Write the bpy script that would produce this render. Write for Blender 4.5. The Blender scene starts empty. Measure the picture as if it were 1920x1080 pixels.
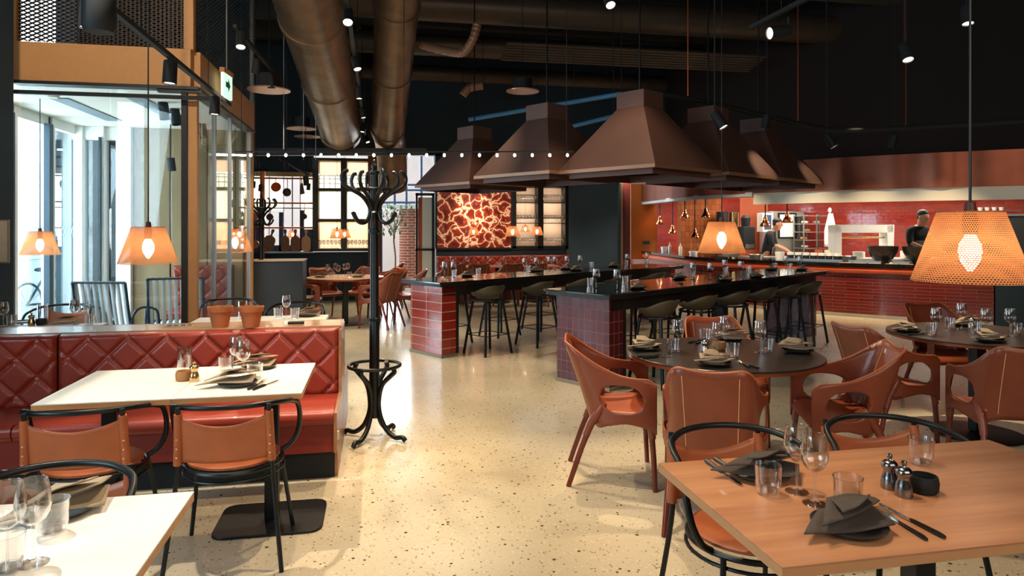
import bpy, bmesh, math, random
from mathutils import Vector, Matrix
random.seed(7)
S = bpy.context.scene
COL = S.collection
PI = math.pi
# ---------------------------------------------------------------- camera
F = 1280.0                     # focal length in pixels of the 1920 px frame
CX, HY = 960.0, 425.0          # principal column, horizon row
H = 1.55                       # eye height
TH = math.radians(11.1)        # the room's long axis lies this far left of the view
cd = bpy.data.cameras.new('camera')
cam = bpy.data.objects.new('camera', cd); COL.objects.link(cam)
cd.sensor_width = 36.0; cd.lens = 24.0; cd.shift_y = -(540 - HY) / 1920.0
cd.clip_start = 0.05; cd.clip_end = 300
cam.location = (0, 0, H); cam.rotation_euler = (PI / 2, 0, -TH)
S.camera = cam
S.view_settings.view_transform = 'Standard'
S.view_settings.look = 'None'
S.view_settings.gamma = 1.0
S.view_settings.use_curve_mapping = False
S.view_settings.exposure = 0.35
# ---------------------------------------------------------------- daylight
W = bpy.data.worlds.new('daylight'); S.world = W; W.use_nodes = True
wn = W.node_tree
wb = wn.nodes['Background']
wb.inputs[0].default_value = (0.74, 0.90, 1.0, 1); wb.inputs[1].default_value = 3.2
def light(kind, name, loc, power, color=(1, .8, .6), size=.05, target=None, angle=60, blend=.5, sy=None):
    l = bpy.data.lights.new(name, kind); l.energy = power; l.color = color
    if kind == 'SPOT':
        l.spot_size = math.radians(angle); l.spot_blend = blend; l.shadow_soft_size = size
    elif kind == 'AREA':
        l.size = size
        if sy: l.shape = 'RECTANGLE'; l.size_y = sy
    elif kind == 'POINT': l.shadow_soft_size = size
    o = bpy.data.objects.new(name, l); COL.objects.link(o); o.location = loc
    if target is not None:
        o.rotation_euler = (Vector(target) - Vector(loc)).to_track_quat('-Z', 'Y').to_euler()
    return o
# ---------------------------------------------------------------- pixel -> room
cT, sT = math.cos(TH), math.sin(TH)
def c2r(xc, zc): return (xc * cT + zc * sT, zc * cT - xc * sT)
def r2c(X, Y): return (X * cT - Y * sT, X * sT + Y * cT)
def PD(px, py, d):
    u = (px - CX) / F; X, Y = c2r(u * d, d)
    return Vector((X, Y, H + (HY - py) / F * d))
def PZ(px, py, z): return PD(px, py, (H - z) * F / (py - HY))
def PY(px, py, Y):
    u = (px - CX) / F; return PD(px, py, Y / (cT - u * sT))
def PX(px, py, X):
    u = (px - CX) / F; return PD(px, py, X / (u * cT + sT))
# ---------------------------------------------------------------- materials
def lin(c):
    if isinstance(c, str):
        c = c.lstrip('#'); c = [int(c[i:i + 2], 16) / 255 for i in (0, 2, 4)]
    return tuple(((x / 12.92) if x <= .04045 else ((x + .055) / 1.055) ** 2.4) for x in c) + (1,)
MATS = {}
def mat(name, col, rough=.5, metal=0., bump=0., bscale=40., var=.0, vscale=3., trans=0., emis=None, estr=0., coat=0., spec=.5, alpha=1.):
    if name in MATS: return MATS[name]
    m = bpy.data.materials.new(name); m.use_nodes = True; MATS[name] = m
    nt = m.node_tree; b = nt.nodes['Principled BSDF']; L = nt.links
    c = lin(col)
    b.inputs['Base Color'].default_value = c
    b.inputs['Roughness'].default_value = rough; b.inputs['Metallic'].default_value = metal
    b.inputs['Specular IOR Level'].default_value = spec
    b.inputs['Coat Weight'].default_value = coat
    b.inputs['Transmission Weight'].default_value = trans
    if emis: b.inputs['Emission Color'].default_value = lin(emis); b.inputs['Emission Strength'].default_value = estr
    tc = nt.nodes.new('ShaderNodeTexCoord')
    if var > 0:
        n = nt.nodes.new('ShaderNodeTexNoise'); n.inputs['Scale'].default_value = vscale; n.inputs['Detail'].default_value = 4
        r = nt.nodes.new('ShaderNodeValToRGB')
        r.color_ramp.elements[0].position = .3; r.color_ramp.elements[1].position = .7
        r.color_ramp.elements[0].color = tuple(x * (1 - var) for x in c[:3]) + (1,)
        r.color_ramp.elements[1].color = tuple(min(1, x * (1 + var)) for x in c[:3]) + (1,)
        L.new(tc.outputs['Object'], n.inputs['Vector']); L.new(n.outputs['Fac'], r.inputs['Fac']); L.new(r.outputs['Color'], b.inputs['Base Color'])
    if bump > 0:
        n = nt.nodes.new('ShaderNodeTexNoise'); n.inputs['Scale'].default_value = bscale; n.inputs['Detail'].default_value = 3
        u = nt.nodes.new('ShaderNodeBump'); u.inputs['Strength'].default_value = bump; u.inputs['Distance'].default_value = .01
        L.new(tc.outputs['Object'], n.inputs['Vector']); L.new(n.outputs['Fac'], u.inputs['Height']); L.new(u.outputs['Normal'], b.inputs['Normal'])
    return m
def emit(name, col, s):
    if name in MATS: return MATS[name]
    m = bpy.data.materials.new(name); m.use_nodes = True; MATS[name] = m
    nt = m.node_tree; nt.nodes.clear()
    e = nt.nodes.new('ShaderNodeEmission'); o = nt.nodes.new('ShaderNodeOutputMaterial')
    e.inputs[0].default_value = lin(col); e.inputs[1].default_value = s
    nt.links.new(e.outputs[0], o.inputs[0]); return m
def glassy(name, tint=(1, 1, 1), lo=.04, hi=.75, power=2.5, rough=.02):
    """thin clear glass: transparent, more mirror-like at grazing angles"""
    if name in MATS: return MATS[name]
    m = bpy.data.materials.new(name); m.use_nodes = True; MATS[name] = m
    nt = m.node_tree; nt.nodes.clear(); L = nt.links
    o = nt.nodes.new('ShaderNodeOutputMaterial'); mx = nt.nodes.new('ShaderNodeMixShader')
    t = nt.nodes.new('ShaderNodeBsdfTransparent'); g = nt.nodes.new('ShaderNodeBsdfGlossy'); lw = nt.nodes.new('ShaderNodeLayerWeight')
    t.inputs[0].default_value = tuple(tint) + (1,); g.inputs['Roughness'].default_value = rough; g.inputs[0].default_value = (1, 1, 1, 1)
    lw.inputs['Blend'].default_value = .5
    p = nt.nodes.new('ShaderNodeMath'); p.operation = 'POWER'; p.inputs[1].default_value = power
    r = nt.nodes.new('ShaderNodeMapRange'); r.inputs['To Min'].default_value = lo; r.inputs['To Max'].default_value = hi
    L.new(lw.outputs['Facing'], p.inputs[0]); L.new(p.outputs[0], r.inputs['Value']); L.new(r.outputs[0], mx.inputs[0])
    L.new(t.outputs[0], mx.inputs[1]); L.new(g.outputs[0], mx.inputs[2]); L.new(mx.outputs[0], o.inputs[0])
    return m
def tile(name, c1, c2, grout, bw, bh, offset=0., mortar=.004, rough=.18, bump=.6, coat=.3):
    """glazed tiles; (x+y, z) of the object's own coordinates"""
    if name in MATS: return MATS[name]
    m = mat(name, c1, rough=rough, coat=coat); nt = m.node_tree; L = nt.links; b = nt.nodes['Principled BSDF']
    tc = nt.nodes.new('ShaderNodeTexCoord'); sp = nt.nodes.new('ShaderNodeSeparateXYZ'); ad = nt.nodes.new('ShaderNodeMath'); cb = nt.nodes.new('ShaderNodeCombineXYZ')
    L.new(tc.outputs['Object'], sp.inputs[0]); L.new(sp.outputs['X'], ad.inputs[0]); L.new(sp.outputs['Y'], ad.inputs[1])
    L.new(ad.outputs[0], cb.inputs['X']); L.new(sp.outputs['Z'], cb.inputs['Y'])
    br = nt.nodes.new('ShaderNodeTexBrick'); L.new(cb.outputs[0], br.inputs['Vector'])
    br.offset = offset; br.inputs['Scale'].default_value = 1; br.inputs['Brick Width'].default_value = bw; br.inputs['Row Height'].default_value = bh
    br.inputs['Mortar Size'].default_value = mortar; br.inputs['Mortar Smooth'].default_value = .1; br.inputs['Bias'].default_value = 0
    br.inputs['Color1'].default_value = lin(c1); br.inputs['Color2'].default_value = lin(c2); br.inputs['Mortar'].default_value = lin(grout)
    L.new(br.outputs['Color'], b.inputs['Base Color'])
    n = nt.nodes.new('ShaderNodeTexNoise'); n.inputs['Scale'].default_value = 14; L.new(tc.outputs['Object'], n.inputs['Vector'])
    mm = nt.nodes.new('ShaderNodeMath'); mm.operation = 'MULTIPLY_ADD'; mm.inputs[1].default_value = -1.0; L.new(br.outputs['Fac'], mm.inputs[0])
    m2 = nt.nodes.new('ShaderNodeMath'); m2.operation = 'MULTIPLY'; m2.inputs[1].default_value = .5; L.new(n.outputs['Fac'], m2.inputs[0]); L.new(m2.outputs[0], mm.inputs[2])
    u = nt.nodes.new('ShaderNodeBump'); u.inputs['Strength'].default_value = bump; u.inputs['Distance'].default_value = .006
    L.new(mm.outputs[0], u.inputs['Height']); L.new(u.outputs['Normal'], b.inputs['Normal'])
    rr = nt.nodes.new('ShaderNodeMapRange'); rr.inputs['To Min'].default_value = rough; rr.inputs['To Max'].default_value = .8
    L.new(br.outputs['Fac'], rr.inputs['Value']); L.new(rr.outputs[0], b.inputs['Roughness'])
    return m
def wood(name, c1, c2, scale=6., axis=0, rough=.45, coat=.1):
    if name in MATS: return MATS[name]
    m = mat(name, c1, rough=rough, coat=coat); nt = m.node_tree; L = nt.links; b = nt.nodes['Principled BSDF']
    tc = nt.nodes.new('ShaderNodeTexCoord'); mp = nt.nodes.new('ShaderNodeMapping')
    sc = [scale * 3] * 3; sc[axis] = scale * .22; mp.inputs['Scale'].default_value = sc
    n = nt.nodes.new('ShaderNodeTexNoise'); n.inputs['Scale'].default_value = 1; n.inputs['Detail'].default_value = 8; n.inputs['Roughness'].default_value = .65
    r = nt.nodes.new('ShaderNodeValToRGB'); r.color_ramp.elements[0].position = .32; r.color_ramp.elements[1].position = .68
    r.color_ramp.elements[0].color = lin(c1); r.color_ramp.elements[1].color = lin(c2)
    L.new(tc.outputs['Object'], mp.inputs[0]); L.new(mp.outputs[0], n.inputs['Vector']); L.new(n.outputs['Fac'], r.inputs[0]); L.new(r.outputs[0], b.inputs['Base Color'])
    return m
M = dict(
    black=mat('black_metal', '#0c1216', .38, .3), blackm=mat('black_matt', '#0b1013', .7), gun=mat('gunmetal', '#20262b', .4, .7),
    leather=mat('tan_leather', '#803c24', .36, bump=.12, bscale=160, var=.16, vscale=5, coat=.12),
    leather_d=mat('tan_leather_seat', '#9a4826', .4, bump=.1, bscale=160, var=.14, vscale=6),
    stitch=mat('pale_thread', '#e0a878', .6), orange=mat('orange_leather', '#a35730', .42, bump=.1, bscale=200, var=.12, vscale=8),
    bench=mat('red_leather', '#8f3324', .38, bump=.1, bscale=180, var=.12, vscale=3, coat=.12),
    bench_d=mat('dark_red_panel', '#4a1a14', .5), legl=mat('leather_leg', '#6e2814', .35, coat=.15, var=.12, vscale=12),
    laminate=mat('pale_tabletop', '#e8e0d2', .42, var=.03, vscale=30), edge=wood('table_edge', '#a8713f', '#c08a55', 10),
    oak=wood('oak_tabletop', '#9a6746', '#ba8661', 5, 0, .42), oakedge=mat('oak_edge', '#b3835a', .5),
    darktop=mat('dark_tabletop', '#2a2420', .28, var=.15, vscale=5), copper=mat('copper_rim', '#b4613a', .3, .85),
    stone=mat('black_stone', '#0e1110', .1, coat=.5, spec=.6), beam=mat('dark_beam', '#15110f', .5),
    cream=mat('cream_paint', '#d9d3c4', .7), greyw=mat('grey_paint', '#3f5560', .7, var=.06, vscale=1.5), darkw=mat('dark_wall', '#172a34', .8, var=.1, vscale=1),
    navy=mat('blue_panel', '#2a4468', .6), ceil=mat('dark_ceiling', '#262624', .9), fascia=mat('ochre_fascia', '#b98550', .6, var=.04, vscale=20),
    steel=mat('steel', '#b9b8b2', .3, .9, var=.05), steelm=mat('satin_steel', '#a5a8a8', .45, .7), white=mat('white_paint', '#e6e6e2', .6),
    duct=mat('duct_metal', '#84705c', .36, .65, bump=.5, bscale=9, var=.25, vscale=4), pipe=mat('dark_pipe', '#50443a', .45, .4, var=.2, vscale=2),
    hood=mat('bronze_hood', '#5d4037', .6, .25, var=.06, vscale=3), hoodt=mat('bronze_trim', '#96705a', .5, .4),
    plate=mat('dark_plate', '#20211f', .4), linen=mat('brown_napkin', '#97866e', .9, bump=.2, bscale=300), linen_d=mat('dark_napkin', '#453b34', .9, bump=.2, bscale=300),
    cutl=mat('polished_steel', '#d5cfc6', .18, 1.), handle=mat('black_handle', '#101214', .35), terra=mat('terracotta', '#b4683c', .8, var=.1, vscale=8), soil=mat('dry_sprigs', '#9a7a52', .9),
    mull=mat('mullion_teal', '#1c3644', .5), stoolseat=mat('olive_shell', '#4f4634', .5), board=wood('board_wood', '#6a4024', '#94643a', 8, 2), boardl=wood('light_board_wood', '#a9764a', '#d0a074', 8, 2),
    skin=mat('skin', '#b07a5e', .55), hair=mat('dark_hair', '#17120f', .6), cloth=mat('black_cloth', '#11161a', .9), apron=mat('grey_apron', '#3a3a38', .9),
    wax=mat('amber_wax', '#9b6a38', .5), brick=tile('brick_red', '#8a4534', '#9b5545', '#c4a99a', .22, .07, .5, .008, .8, .3, 0),
    leaf=mat('green_leaf', '#4c6a3c', .5, var=.3), bark=mat('bark', '#5a4433', .8), paper=mat('framed_paper', '#bdb09a', .8, var=.05, vscale=30),
    bike=mat('bike_frame', '#1e3a4a', .4, .3), rubber=mat('rubber', '#1a2228', .7), strap_w=mat('pale_strap', '#c5ccd2', .6), strap_d=mat('blue_frame', '#1b3142', .45, .2),
    building=mat('pale_facade', '#dfe6ea', .9, var=.04, vscale=.5), pave=mat('pavement', '#b9bcbb', .9, var=.08, vscale=2),
    salmon=mat('orange_wall', '#b0522c', .6, var=.05), food=mat('bread_crust', '#b98a5a', .8), conc=mat('dark_joist', '#35322c', .85),
    glass=glassy('drinking_glass', (.95, .95, .95), .07, .95, 1.5), pane=glassy('window_glass', (.93, .97, .98), .05, .7, 3.0, .01),
)
# ---------------------------------------------------------------- mesh building
def frames(pts, closed=False):
    n = len(pts); T = []
    for i in range(n):
        if closed: a, b = pts[(i - 1) % n], pts[(i + 1) % n]
        else: a, b = pts[max(0, i - 1)], pts[min(n - 1, i + 1)]
        d = b - a
        T.append(d.normalized() if d.length > 1e-9 else Vector((0, 0, 1)))
    u = T[0].orthogonal().normalized(); U = [u]
    for i in range(1, n):
        q = T[i - 1].rotation_difference(T[i]); u = q @ u; u = (u - T[i] * u.dot(T[i])).normalized(); U.append(u)
    return T, U
def spline(P, k=6, closed=False):
    P = [Vector(p) for p in P]; out = []; n = len(P)
    rng = n if closed else n - 1
    for i in range(rng):
        if closed: a, b, c, d = P[(i - 1) % n], P[i], P[(i + 1) % n], P[(i + 2) % n]
        else: a, b, c, d = P[max(0, i - 1)], P[i], P[i + 1], P[min(n - 1, i + 2)]
        for j in range(k):
            t = j / k
            out.append(.5 * ((2 * b) + (c - a) * t + (2 * a - 5 * b + 4 * c - d) * t * t + (3 * b - a - 3 * c + d) * t ** 3))
    if not closed: out.append(P[-1])
    return out
class MB:
    def __init__(s): s.v = []; s.f = []; s.uv = None
    def add(s, vs, fs, m=None):
        o = len(s.v)
        s.v += [tuple(m @ Vector(v)) if m else tuple(v) for v in vs]; s.f += [tuple(i + o for i in f) for f in fs]; return s
    def box(s, c, d, m=None, rz=0.):
        x, y, z = d[0] / 2, d[1] / 2, d[2] / 2
        R = Matrix.Translation(Vector(c)) @ (m.to_4x4() if m else Matrix.Rotation(rz, 4, 'Z'))
        vs = [(i * x, j * y, k * z) for k in (-1, 1) for j in (-1, 1) for i in (-1, 1)]
        return s.add(vs, [(0, 2, 3, 1), (4, 5, 7, 6), (0, 1, 5, 4), (2, 6, 7, 3), (0, 4, 6, 2), (1, 3, 7, 5)], R)
    def bb(s, x0, y0, z0, x1, y1, z1): return s.box(((x0 + x1) / 2, (y0 + y1) / 2, (z0 + z1) / 2), (abs(x1 - x0), abs(y1 - y0), abs(z1 - z0)))
    def bar(s, a, b, w, h, up=(0, 0, 1)):
        a, b = Vector(a), Vector(b); t = (b - a).normalized(); u = Vector(up); r = t.cross(u)
        if r.length < 1e-4: u = Vector((1, 0, 0)); r = t.cross(u)
        r.normalize(); u = r.cross(t)
        vs = []
        for p in (a, b):
            for i, j in ((-1, -1), (1, -1), (1, 1), (-1, 1)): vs.append(p + r * i * w / 2 + u * j * h / 2)
        return s.add(vs, [(0, 1, 2, 3), (7, 6, 5, 4), (0, 4, 5, 1), (1, 5, 6, 2), (2, 6, 7, 3), (3, 7, 4, 0)])
    def tube(s, pts, r, n=8, closed=False, sx=1.):
        pts = [Vector(p) for p in pts]; T, U = frames(pts, closed); N = len(pts)
        rr = r if isinstance(r, (list, tuple)) else [r] * N
        if len(rr) != N: rr = [rr[0] + (rr[-1] - rr[0]) * i / (N - 1) for i in range(N)] if len(rr) == 2 else rr
        vs = []; fs = []
        for i in range(N):
            u = U[i]; w = T[i].cross(u)
            for k in range(n):
                a = 2 * PI * k / n; vs.append(pts[i] + (u * math.cos(a) + w * math.sin(a) * sx) * rr[i])
        for i in range(N if closed else N - 1):
            j = (i + 1) % N
            for k in range(n):
                l = (k + 1) % n; fs.append((i * n + k, i * n + l, j * n + l, j * n + k))
        if not closed: fs += [tuple(range(n - 1, -1, -1)), tuple((N - 1) * n + k for k in range(n))]
        return s.add(vs, fs)
    def cyl(s, a, b, r, r2=None, n=16): return s.tube([a, b], [r, r if r2 is None else r2], n)
    def lathe(s, prof, c=(0, 0, 0), n=24, m=None, close=True):
        vs = []; fs = []; K = len(prof)
        for k in range(n):
            a = 2 * PI * k / n
            for r, z in prof: vs.append((c[0] + r * math.cos(a), c[1] + r * math.sin(a), c[2] + z))
        for k in range(n):
            l = (k + 1) % n
            for i in range(K - 1): fs.append((k * K + i, l * K + i, l * K + i + 1, k * K + i + 1))
        return s.add(vs, fs, m)
    def prism(s, poly, z0, z1, m=None):
        n = len(poly)
        vs = [(x, y, z0) for x, y in poly] + [(x, y, z1) for x, y in poly]
        fs = [tuple(range(n - 1, -1, -1)), tuple(range(n, 2 * n))] + [(i, (i + 1) % n, n + (i + 1) % n, n + i) for i in range(n)]
        return s.add(vs, fs, m)
    def grid(s, rows, flip=False, m=None):
        h, w = len(rows), len(rows[0]); vs = [p for r in rows for p in r]; fs = []
        for i in range(h - 1):
            for j in range(w - 1):
                q = (i * w + j, i * w + j + 1, (i + 1) * w + j + 1, (i + 1) * w + j); fs.append(q[::-1] if flip else q)
        return s.add(vs, fs, m)
    def ell(s, c, r, n=12, k=8, m=None):
        vs = []; fs = []
        for i in range(k + 1):
            a = PI * i / k
            for j in range(n):
                b = 2 * PI * j / n; vs.append((r[0] * math.sin(a) * math.cos(b), r[1] * math.sin(a) * math.sin(b), r[2] * math.cos(a)))
        for i in range(k):
            for j in range(n): l = (j + 1) % n; fs.append((i * n + j, (i + 1) * n + j, (i + 1) * n + l, i * n + l))
        R = Matrix.Translation(Vector(c)) @ (m if m else Matrix.Identity(4))
        return s.add(vs, fs, R)
    def build(s, name, material, parent=None, bev=0., solid=0., sub=0, ang=38, weld=True, loc=None, off=-1., flat=False):
        me = bpy.data.meshes.new(name); me.from_pydata(s.v, [], s.f)
        if s.uv: 
            uvl = me.uv_layers.new(name='UVMap')
            for l in me.loops: uvl.data[l.index].uv = s.uv[l.vertex_index]
        if weld:
            bm = bmesh.new(); bm.from_mesh(me); bmesh.ops.remove_doubles(bm, verts=bm.verts, dist=1e-5)
            bmesh.ops.recalc_face_normals(bm, faces=bm.faces); bm.to_mesh(me); bm.free()
        me.polygons.foreach_set('use_smooth', [not flat] * len(me.polygons))
        if not flat: me.set_sharp_from_angle(angle=math.radians(ang))
        me.materials.append(material)
        o = bpy.data.objects.new(name, me); COL.objects.link(o)
        if parent: o.parent = parent
        if loc: o.location = loc
        if solid: x = o.modifiers.new('solid', 'SOLIDIFY'); x.thickness = solid; x.offset = off
        if bev: x = o.modifiers.new('bevel', 'BEVEL'); x.width = bev; x.segments = 2; x.limit_method = 'ANGLE'; x.angle_limit = math.radians(40)
        if sub: x = o.modifiers.new('sub', 'SUBSURF'); x.levels = sub; x.render_levels = sub
        return o
def tag(o, label, cat, group=None, kind=None):
    if label: o['label'] = label
    if cat: o['category'] = cat
    if group: o['group'] = group
    if kind: o['kind'] = kind
    return o
def struct(o): o['kind'] = 'structure'; return o
def thing(name, label, cat, loc=(0, 0, 0), rz=0., group=None):
    o = bpy.data.objects.new(name, None); COL.objects.link(o); o.empty_display_size = .05
    o.location = loc; o.rotation_euler = (0, 0, rz); return tag(o, label, cat, group)
def dup(root, loc, rz, label=None, group=None, scale=None):
    r = root.copy(); COL.objects.link(r); r.location = loc; r.rotation_euler = (0, 0, rz)
    if label: r['label'] = label
    if group: r['group'] = group
    if scale: r.scale = scale
    for ch in list(root.children):
        c = ch.copy(); COL.objects.link(c); c.parent = r
        for g in list(ch.children): d = g.copy(); COL.objects.link(d); d.parent = c
    return r
PROTO = {}
def put(kind, builder, loc, rz, label, group=None, scale=None):
    """first call builds the thing itself, later calls copy it with its parts"""
    loc = tuple(loc)
    if kind not in PROTO:
        o = builder(label, group); PROTO[kind] = o
        o.location = loc; o.rotation_euler = (0, 0, rz)
        if scale: o.scale = scale
        return o
    return dup(PROTO[kind], loc, rz, label, group, scale or (1, 1, 1))
# ================================================================ the setting
YB = 14.75                       # far wall of the dining room
XL = -4.0                        # street side
ZC = 5.6
# terrazzo floor
mf = mat('terrazzo', '#cdbb98', .2, coat=.15); nt = mf.node_tree; L = nt.links; b = nt.nodes['Principled BSDF']
tc = nt.nodes.new('ShaderNodeTexCoord')
def vor(scale, lo, hi, ca, cb, prev):
    n = nt.nodes.new('ShaderNodeTexVoronoi'); n.inputs['Scale'].default_value = scale; n.inputs['Randomness'].default_value = 1
    L.new(tc.outputs['Object'], n.inputs['Vector'])
    sx = nt.nodes.new('ShaderNodeSeparateColor'); L.new(n.outputs['Color'], sx.inputs[0])
    th = nt.nodes.new('ShaderNodeMath'); th.operation = 'MULTIPLY'; th.inputs[1].default_value = hi; L.new(sx.outputs['Red'], th.inputs[0])
    lt = nt.nodes.new('ShaderNodeMath'); lt.operation = 'LESS_THAN'; L.new(n.outputs['Distance'], lt.inputs[0]); L.new(th.outputs[0], lt.inputs[1])
    gt = nt.nodes.new('ShaderNodeMath'); gt.operation = 'GREATER_THAN'; gt.inputs[1].default_value = lo; L.new(sx.outputs['Green'], gt.inputs[0])
    mu = nt.nodes.new('ShaderNodeMath'); mu.operation = 'MULTIPLY'; L.new(lt.outputs[0], mu.inputs[0]); L.new(gt.outputs[0], mu.inputs[1])
    mx = nt.nodes.new('ShaderNodeMix'); mx.data_type = 'RGBA'; L.new(mu.outputs[0], mx.inputs['Factor'])
    if prev is None: mx.inputs['A'].default_value = lin(ca)
    else: L.new(prev, mx.inputs['A'])
    mx.inputs['B'].default_value = lin(cb); return mx.outputs['Result']
nz = nt.nodes.new('ShaderNodeTexNoise'); nz.inputs['Scale'].default_value = .9; nz.inputs['Detail'].default_value = 5; L.new(tc.outputs['Object'], nz.inputs['Vector'])
rp = nt.nodes.new('ShaderNodeValToRGB'); rp.color_ramp.elements[0].position = .3; rp.color_ramp.elements[1].position = .7
rp.color_ramp.elements[0].color = lin('#c2b394'); rp.color_ramp.elements[1].color = lin('#d2c8b0'); L.new(nz.outputs['Fac'], rp.inputs[0])
o1 = vor(70, .5, .5, None, '#c2b391', rp.outputs[0]); o2 = vor(60, .62, .45, None, '#d9cdb2', o1); o3 = vor(62, .72, .42, None, '#94805e', o2); o4 = vor(36, .82, .34, None, '#51452f', o3)
L.new(o4, b.inputs['Base Color'])
nr = nt.nodes.new('ShaderNodeMapRange'); nr.inputs['To Min'].default_value = .14; nr.inputs['To Max'].default_value = .3; L.new(nz.outputs['Fac'], nr.inputs['Value']); L.new(nr.outputs[0], b.inputs['Roughness'])
struct(MB().bb(-4.3, -3, -.2, 14, YB + 12, 0).build('floor', mf, bev=0))
struct(MB().bb(-4.3, -3, ZC, 14, YB + .3, ZC + .2).build('ceiling', M['ceil']))
# wall behind and to the right of the camera close the room
struct(MB().bb(-4.3, -3.2, 0, 14.2, -3, ZC).build('wall_front', M['darkw']))
struct(MB().bb(14, -3, 0, 14.2, YB + .3, ZC).build('wall_right', M['darkw']))
# street side wall: dark column, solid near part, glazing inside the glass box, high window above it
Yc = 6.62
m = MB(); m.bb(-4.3, -3, 0, XL, -.6, ZC); m.bb(-4.3, 2.6, 0, XL, Yc, ZC); m.bb(-4.3, -.6, 0, XL, 2.6, 1.2); m.bb(-4.3, -.6, 3.9, XL, 2.6, ZC)  # opening left for the unseen window added with the left fill
struct(m.build('wall_left', M['darkw']))
struct(MB().bb(XL, Yc - .35, 0, PY(26, 400, Yc).x, Yc, ZC).build('pillar_left', M['darkw'], bev=.005))
YN = 7.1; YFx = 10.15; XR = -1.77; ZF0 = 2.9; ZF1 = 3.26   # the glass box
struct(MB().bb(-4.3, 10.3, 0, XL, YB, ZC).build('wall_left_far', M['darkw']))
m = MB(); m.bb(-4.2, Yc, ZF0, XL, 10.3, 3.5); m.bb(-4.2, Yc, 4.9, XL, 10.3, ZC); m.bb(-4.2, 10.2, 3.5, XL, 10.3, 4.9)
struct(m.build('wall_left_upper', M['darkw']))
# street glazing in the left wall: mullions from Y
def window(n, boxes, pane, mt=None, label=None):
    r = thing('window_%d' % n, None, None); struct(r)
    fm = MB()
    for bx in boxes: fm.bb(*bx)
    fm.build('window_frame', mt or M['white'], r, bev=.006)
    p = MB().bb(*pane).build('window_pane', M['pane'], r)
    return r
ys = [6.95, 7.72, 8.45, 9.35, 10.25]
for i in range(4):
    y0, y1 = ys[i], ys[i + 1]
    t = .06
    r = window(i + 1, [(-4.06, y0, 0, -3.94, y0 + t * 1.4, ZF0), (-4.04, y1 - t, 0, -3.96, y1, ZF0), (-4.04, y0, 2.78, -3.96, y1, ZF0), (-4.04, y0, 0, -3.96, y1, .12)], (-4.005, y0 + .05, .12, -3.995, y1 - .05, 2.78), M['white'])
    dk = MB().bb(-3.97, y1 - .16, .1, -3.9, y1 - .06, 2.8).build('window_mullion', M['mull'], r, bev=.004)
    dots = MB()
    for k in range(int((y1 - y0 - .1) / .1)):
        yy = y0 + .1 + k * .1
        for sg in (-1, 1): dots.bar((-3.985, yy, 1.42), (-3.985, yy + .05 * sg, 1.49), .003, .004); dots.bar((-3.985, yy, 1.56), (-3.985, yy + .05 * sg, 1.49), .003, .004)
    dots.build('diamond_decal', M['steelm'], r)
window(13, [(-4.1, -.6, 1.2, XL, -.52, 3.9), (-4.1, 2.52, 1.2, XL, 2.6, 3.9), (-4.1, -.6, 3.82, XL, 2.6, 3.9), (-4.1, -.6, 1.2, XL, 2.6, 1.28), (-4.08, .96, 1.2, -4.02, 1.04, 3.9)], (-4.055, -.52, 1.28, -4.045, 2.52, 3.82), M['mull'])  # unseen window, added to go with the left fill light
# back wall of the box (toward the street corner): white columns, glazing, cream panels
m = MB(); 
def xb(px): return PY(px, 300, YFx).x
for a, c in ((146, 160), (194, 200), (222, 250)): m.bb(xb(a), YFx - .1, 0, xb(c), YFx + .08, ZF0)
m.bb(XL, YFx - .05, 2.72, xb(250), YFx + .08, ZF0); m.bb(XL, YFx - .05, 0, xb(250), YFx + .05, .15)
r5 = thing('window_5', None, None); struct(r5); m.build('window_frame', M['white'], r5, bev=.005)
MB().bb(XL, YFx, .1, xb(250), YFx + .01, 2.75).build('window_pane', M['pane'], r5)
MB().bb(xb(192), YFx - .14, .1, xb(196), YFx - .1, 2.75).build('window_mullion', M['mull'], r5)
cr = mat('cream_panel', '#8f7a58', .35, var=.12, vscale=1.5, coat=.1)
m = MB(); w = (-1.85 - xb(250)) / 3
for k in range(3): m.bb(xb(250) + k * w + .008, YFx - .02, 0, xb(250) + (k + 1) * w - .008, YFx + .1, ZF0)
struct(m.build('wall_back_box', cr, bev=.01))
# box ceiling with slots, fascia, posts, glass
struct(MB().bb(XL, YN - .02, ZF0, XR - .03, YFx, ZF0 + .08).build('ceiling_box', M['cream']))
sl = MB()
for a, c in (((110, 183), (240, 226)), ((250, 180), (335, 236))):
    A = PZ(a[0], a[1], ZF0 - .006) if False else PD(a[0], a[1], (ZF0 - H) * F / (HY - a[1])); B = PD(c[0], c[1], (ZF0 - H) * F / (HY - c[1]))
    sl.bb(A.x - .09, A.y, ZF0 - .012, A.x + .09, B.y, ZF0 - .001)
tag(sl.build('ceiling_diffuser', mat('slot_grey', '#7f8a90', .6)), 'grey linear air slots in the white ceiling of the glazed box', 'air vent')
d = PD(98, 175, (ZF0 - H) * F / (HY - 175)); tag(MB().lathe([(0, 0), (.07, 0), (.07, -.02), (.05, -.045), (0, -.05)], (d.x, d.y, ZF0)).build('smoke_detector', M['cream']), 'round cream smoke detector under the white box ceiling', 'smoke detector')
fas = MB(); fas.bb(PY(26, 130, YN).x - .05, YN - .06, ZF0, XR, YN + .06, ZF1); struct(fas.build('beam_front', M['fascia'], bev=.004))
struct(MB().bb(XR - .06, YN + .06, ZF0, XR + .06, YFx, ZF1).build('beam_side', M['fascia'], bev=.004))
m = MB(); m.bb(-3.3, YN - .07, ZF0 - .03, XR + .07, YN + .07, ZF0); m.bb(XR - .07, YN + .07, ZF0 - .03, XR + .07, YFx, ZF0)
struct(m.build('trim_1', M['beam']))
m = MB(); m.bb(XR - .03, YN - .03, 0, XR + .05, YN + .05, ZF0 - .02); m.bb(XR - .03, YFx - .08, 0, XR + .05, YFx, ZF0 - .02)
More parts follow.
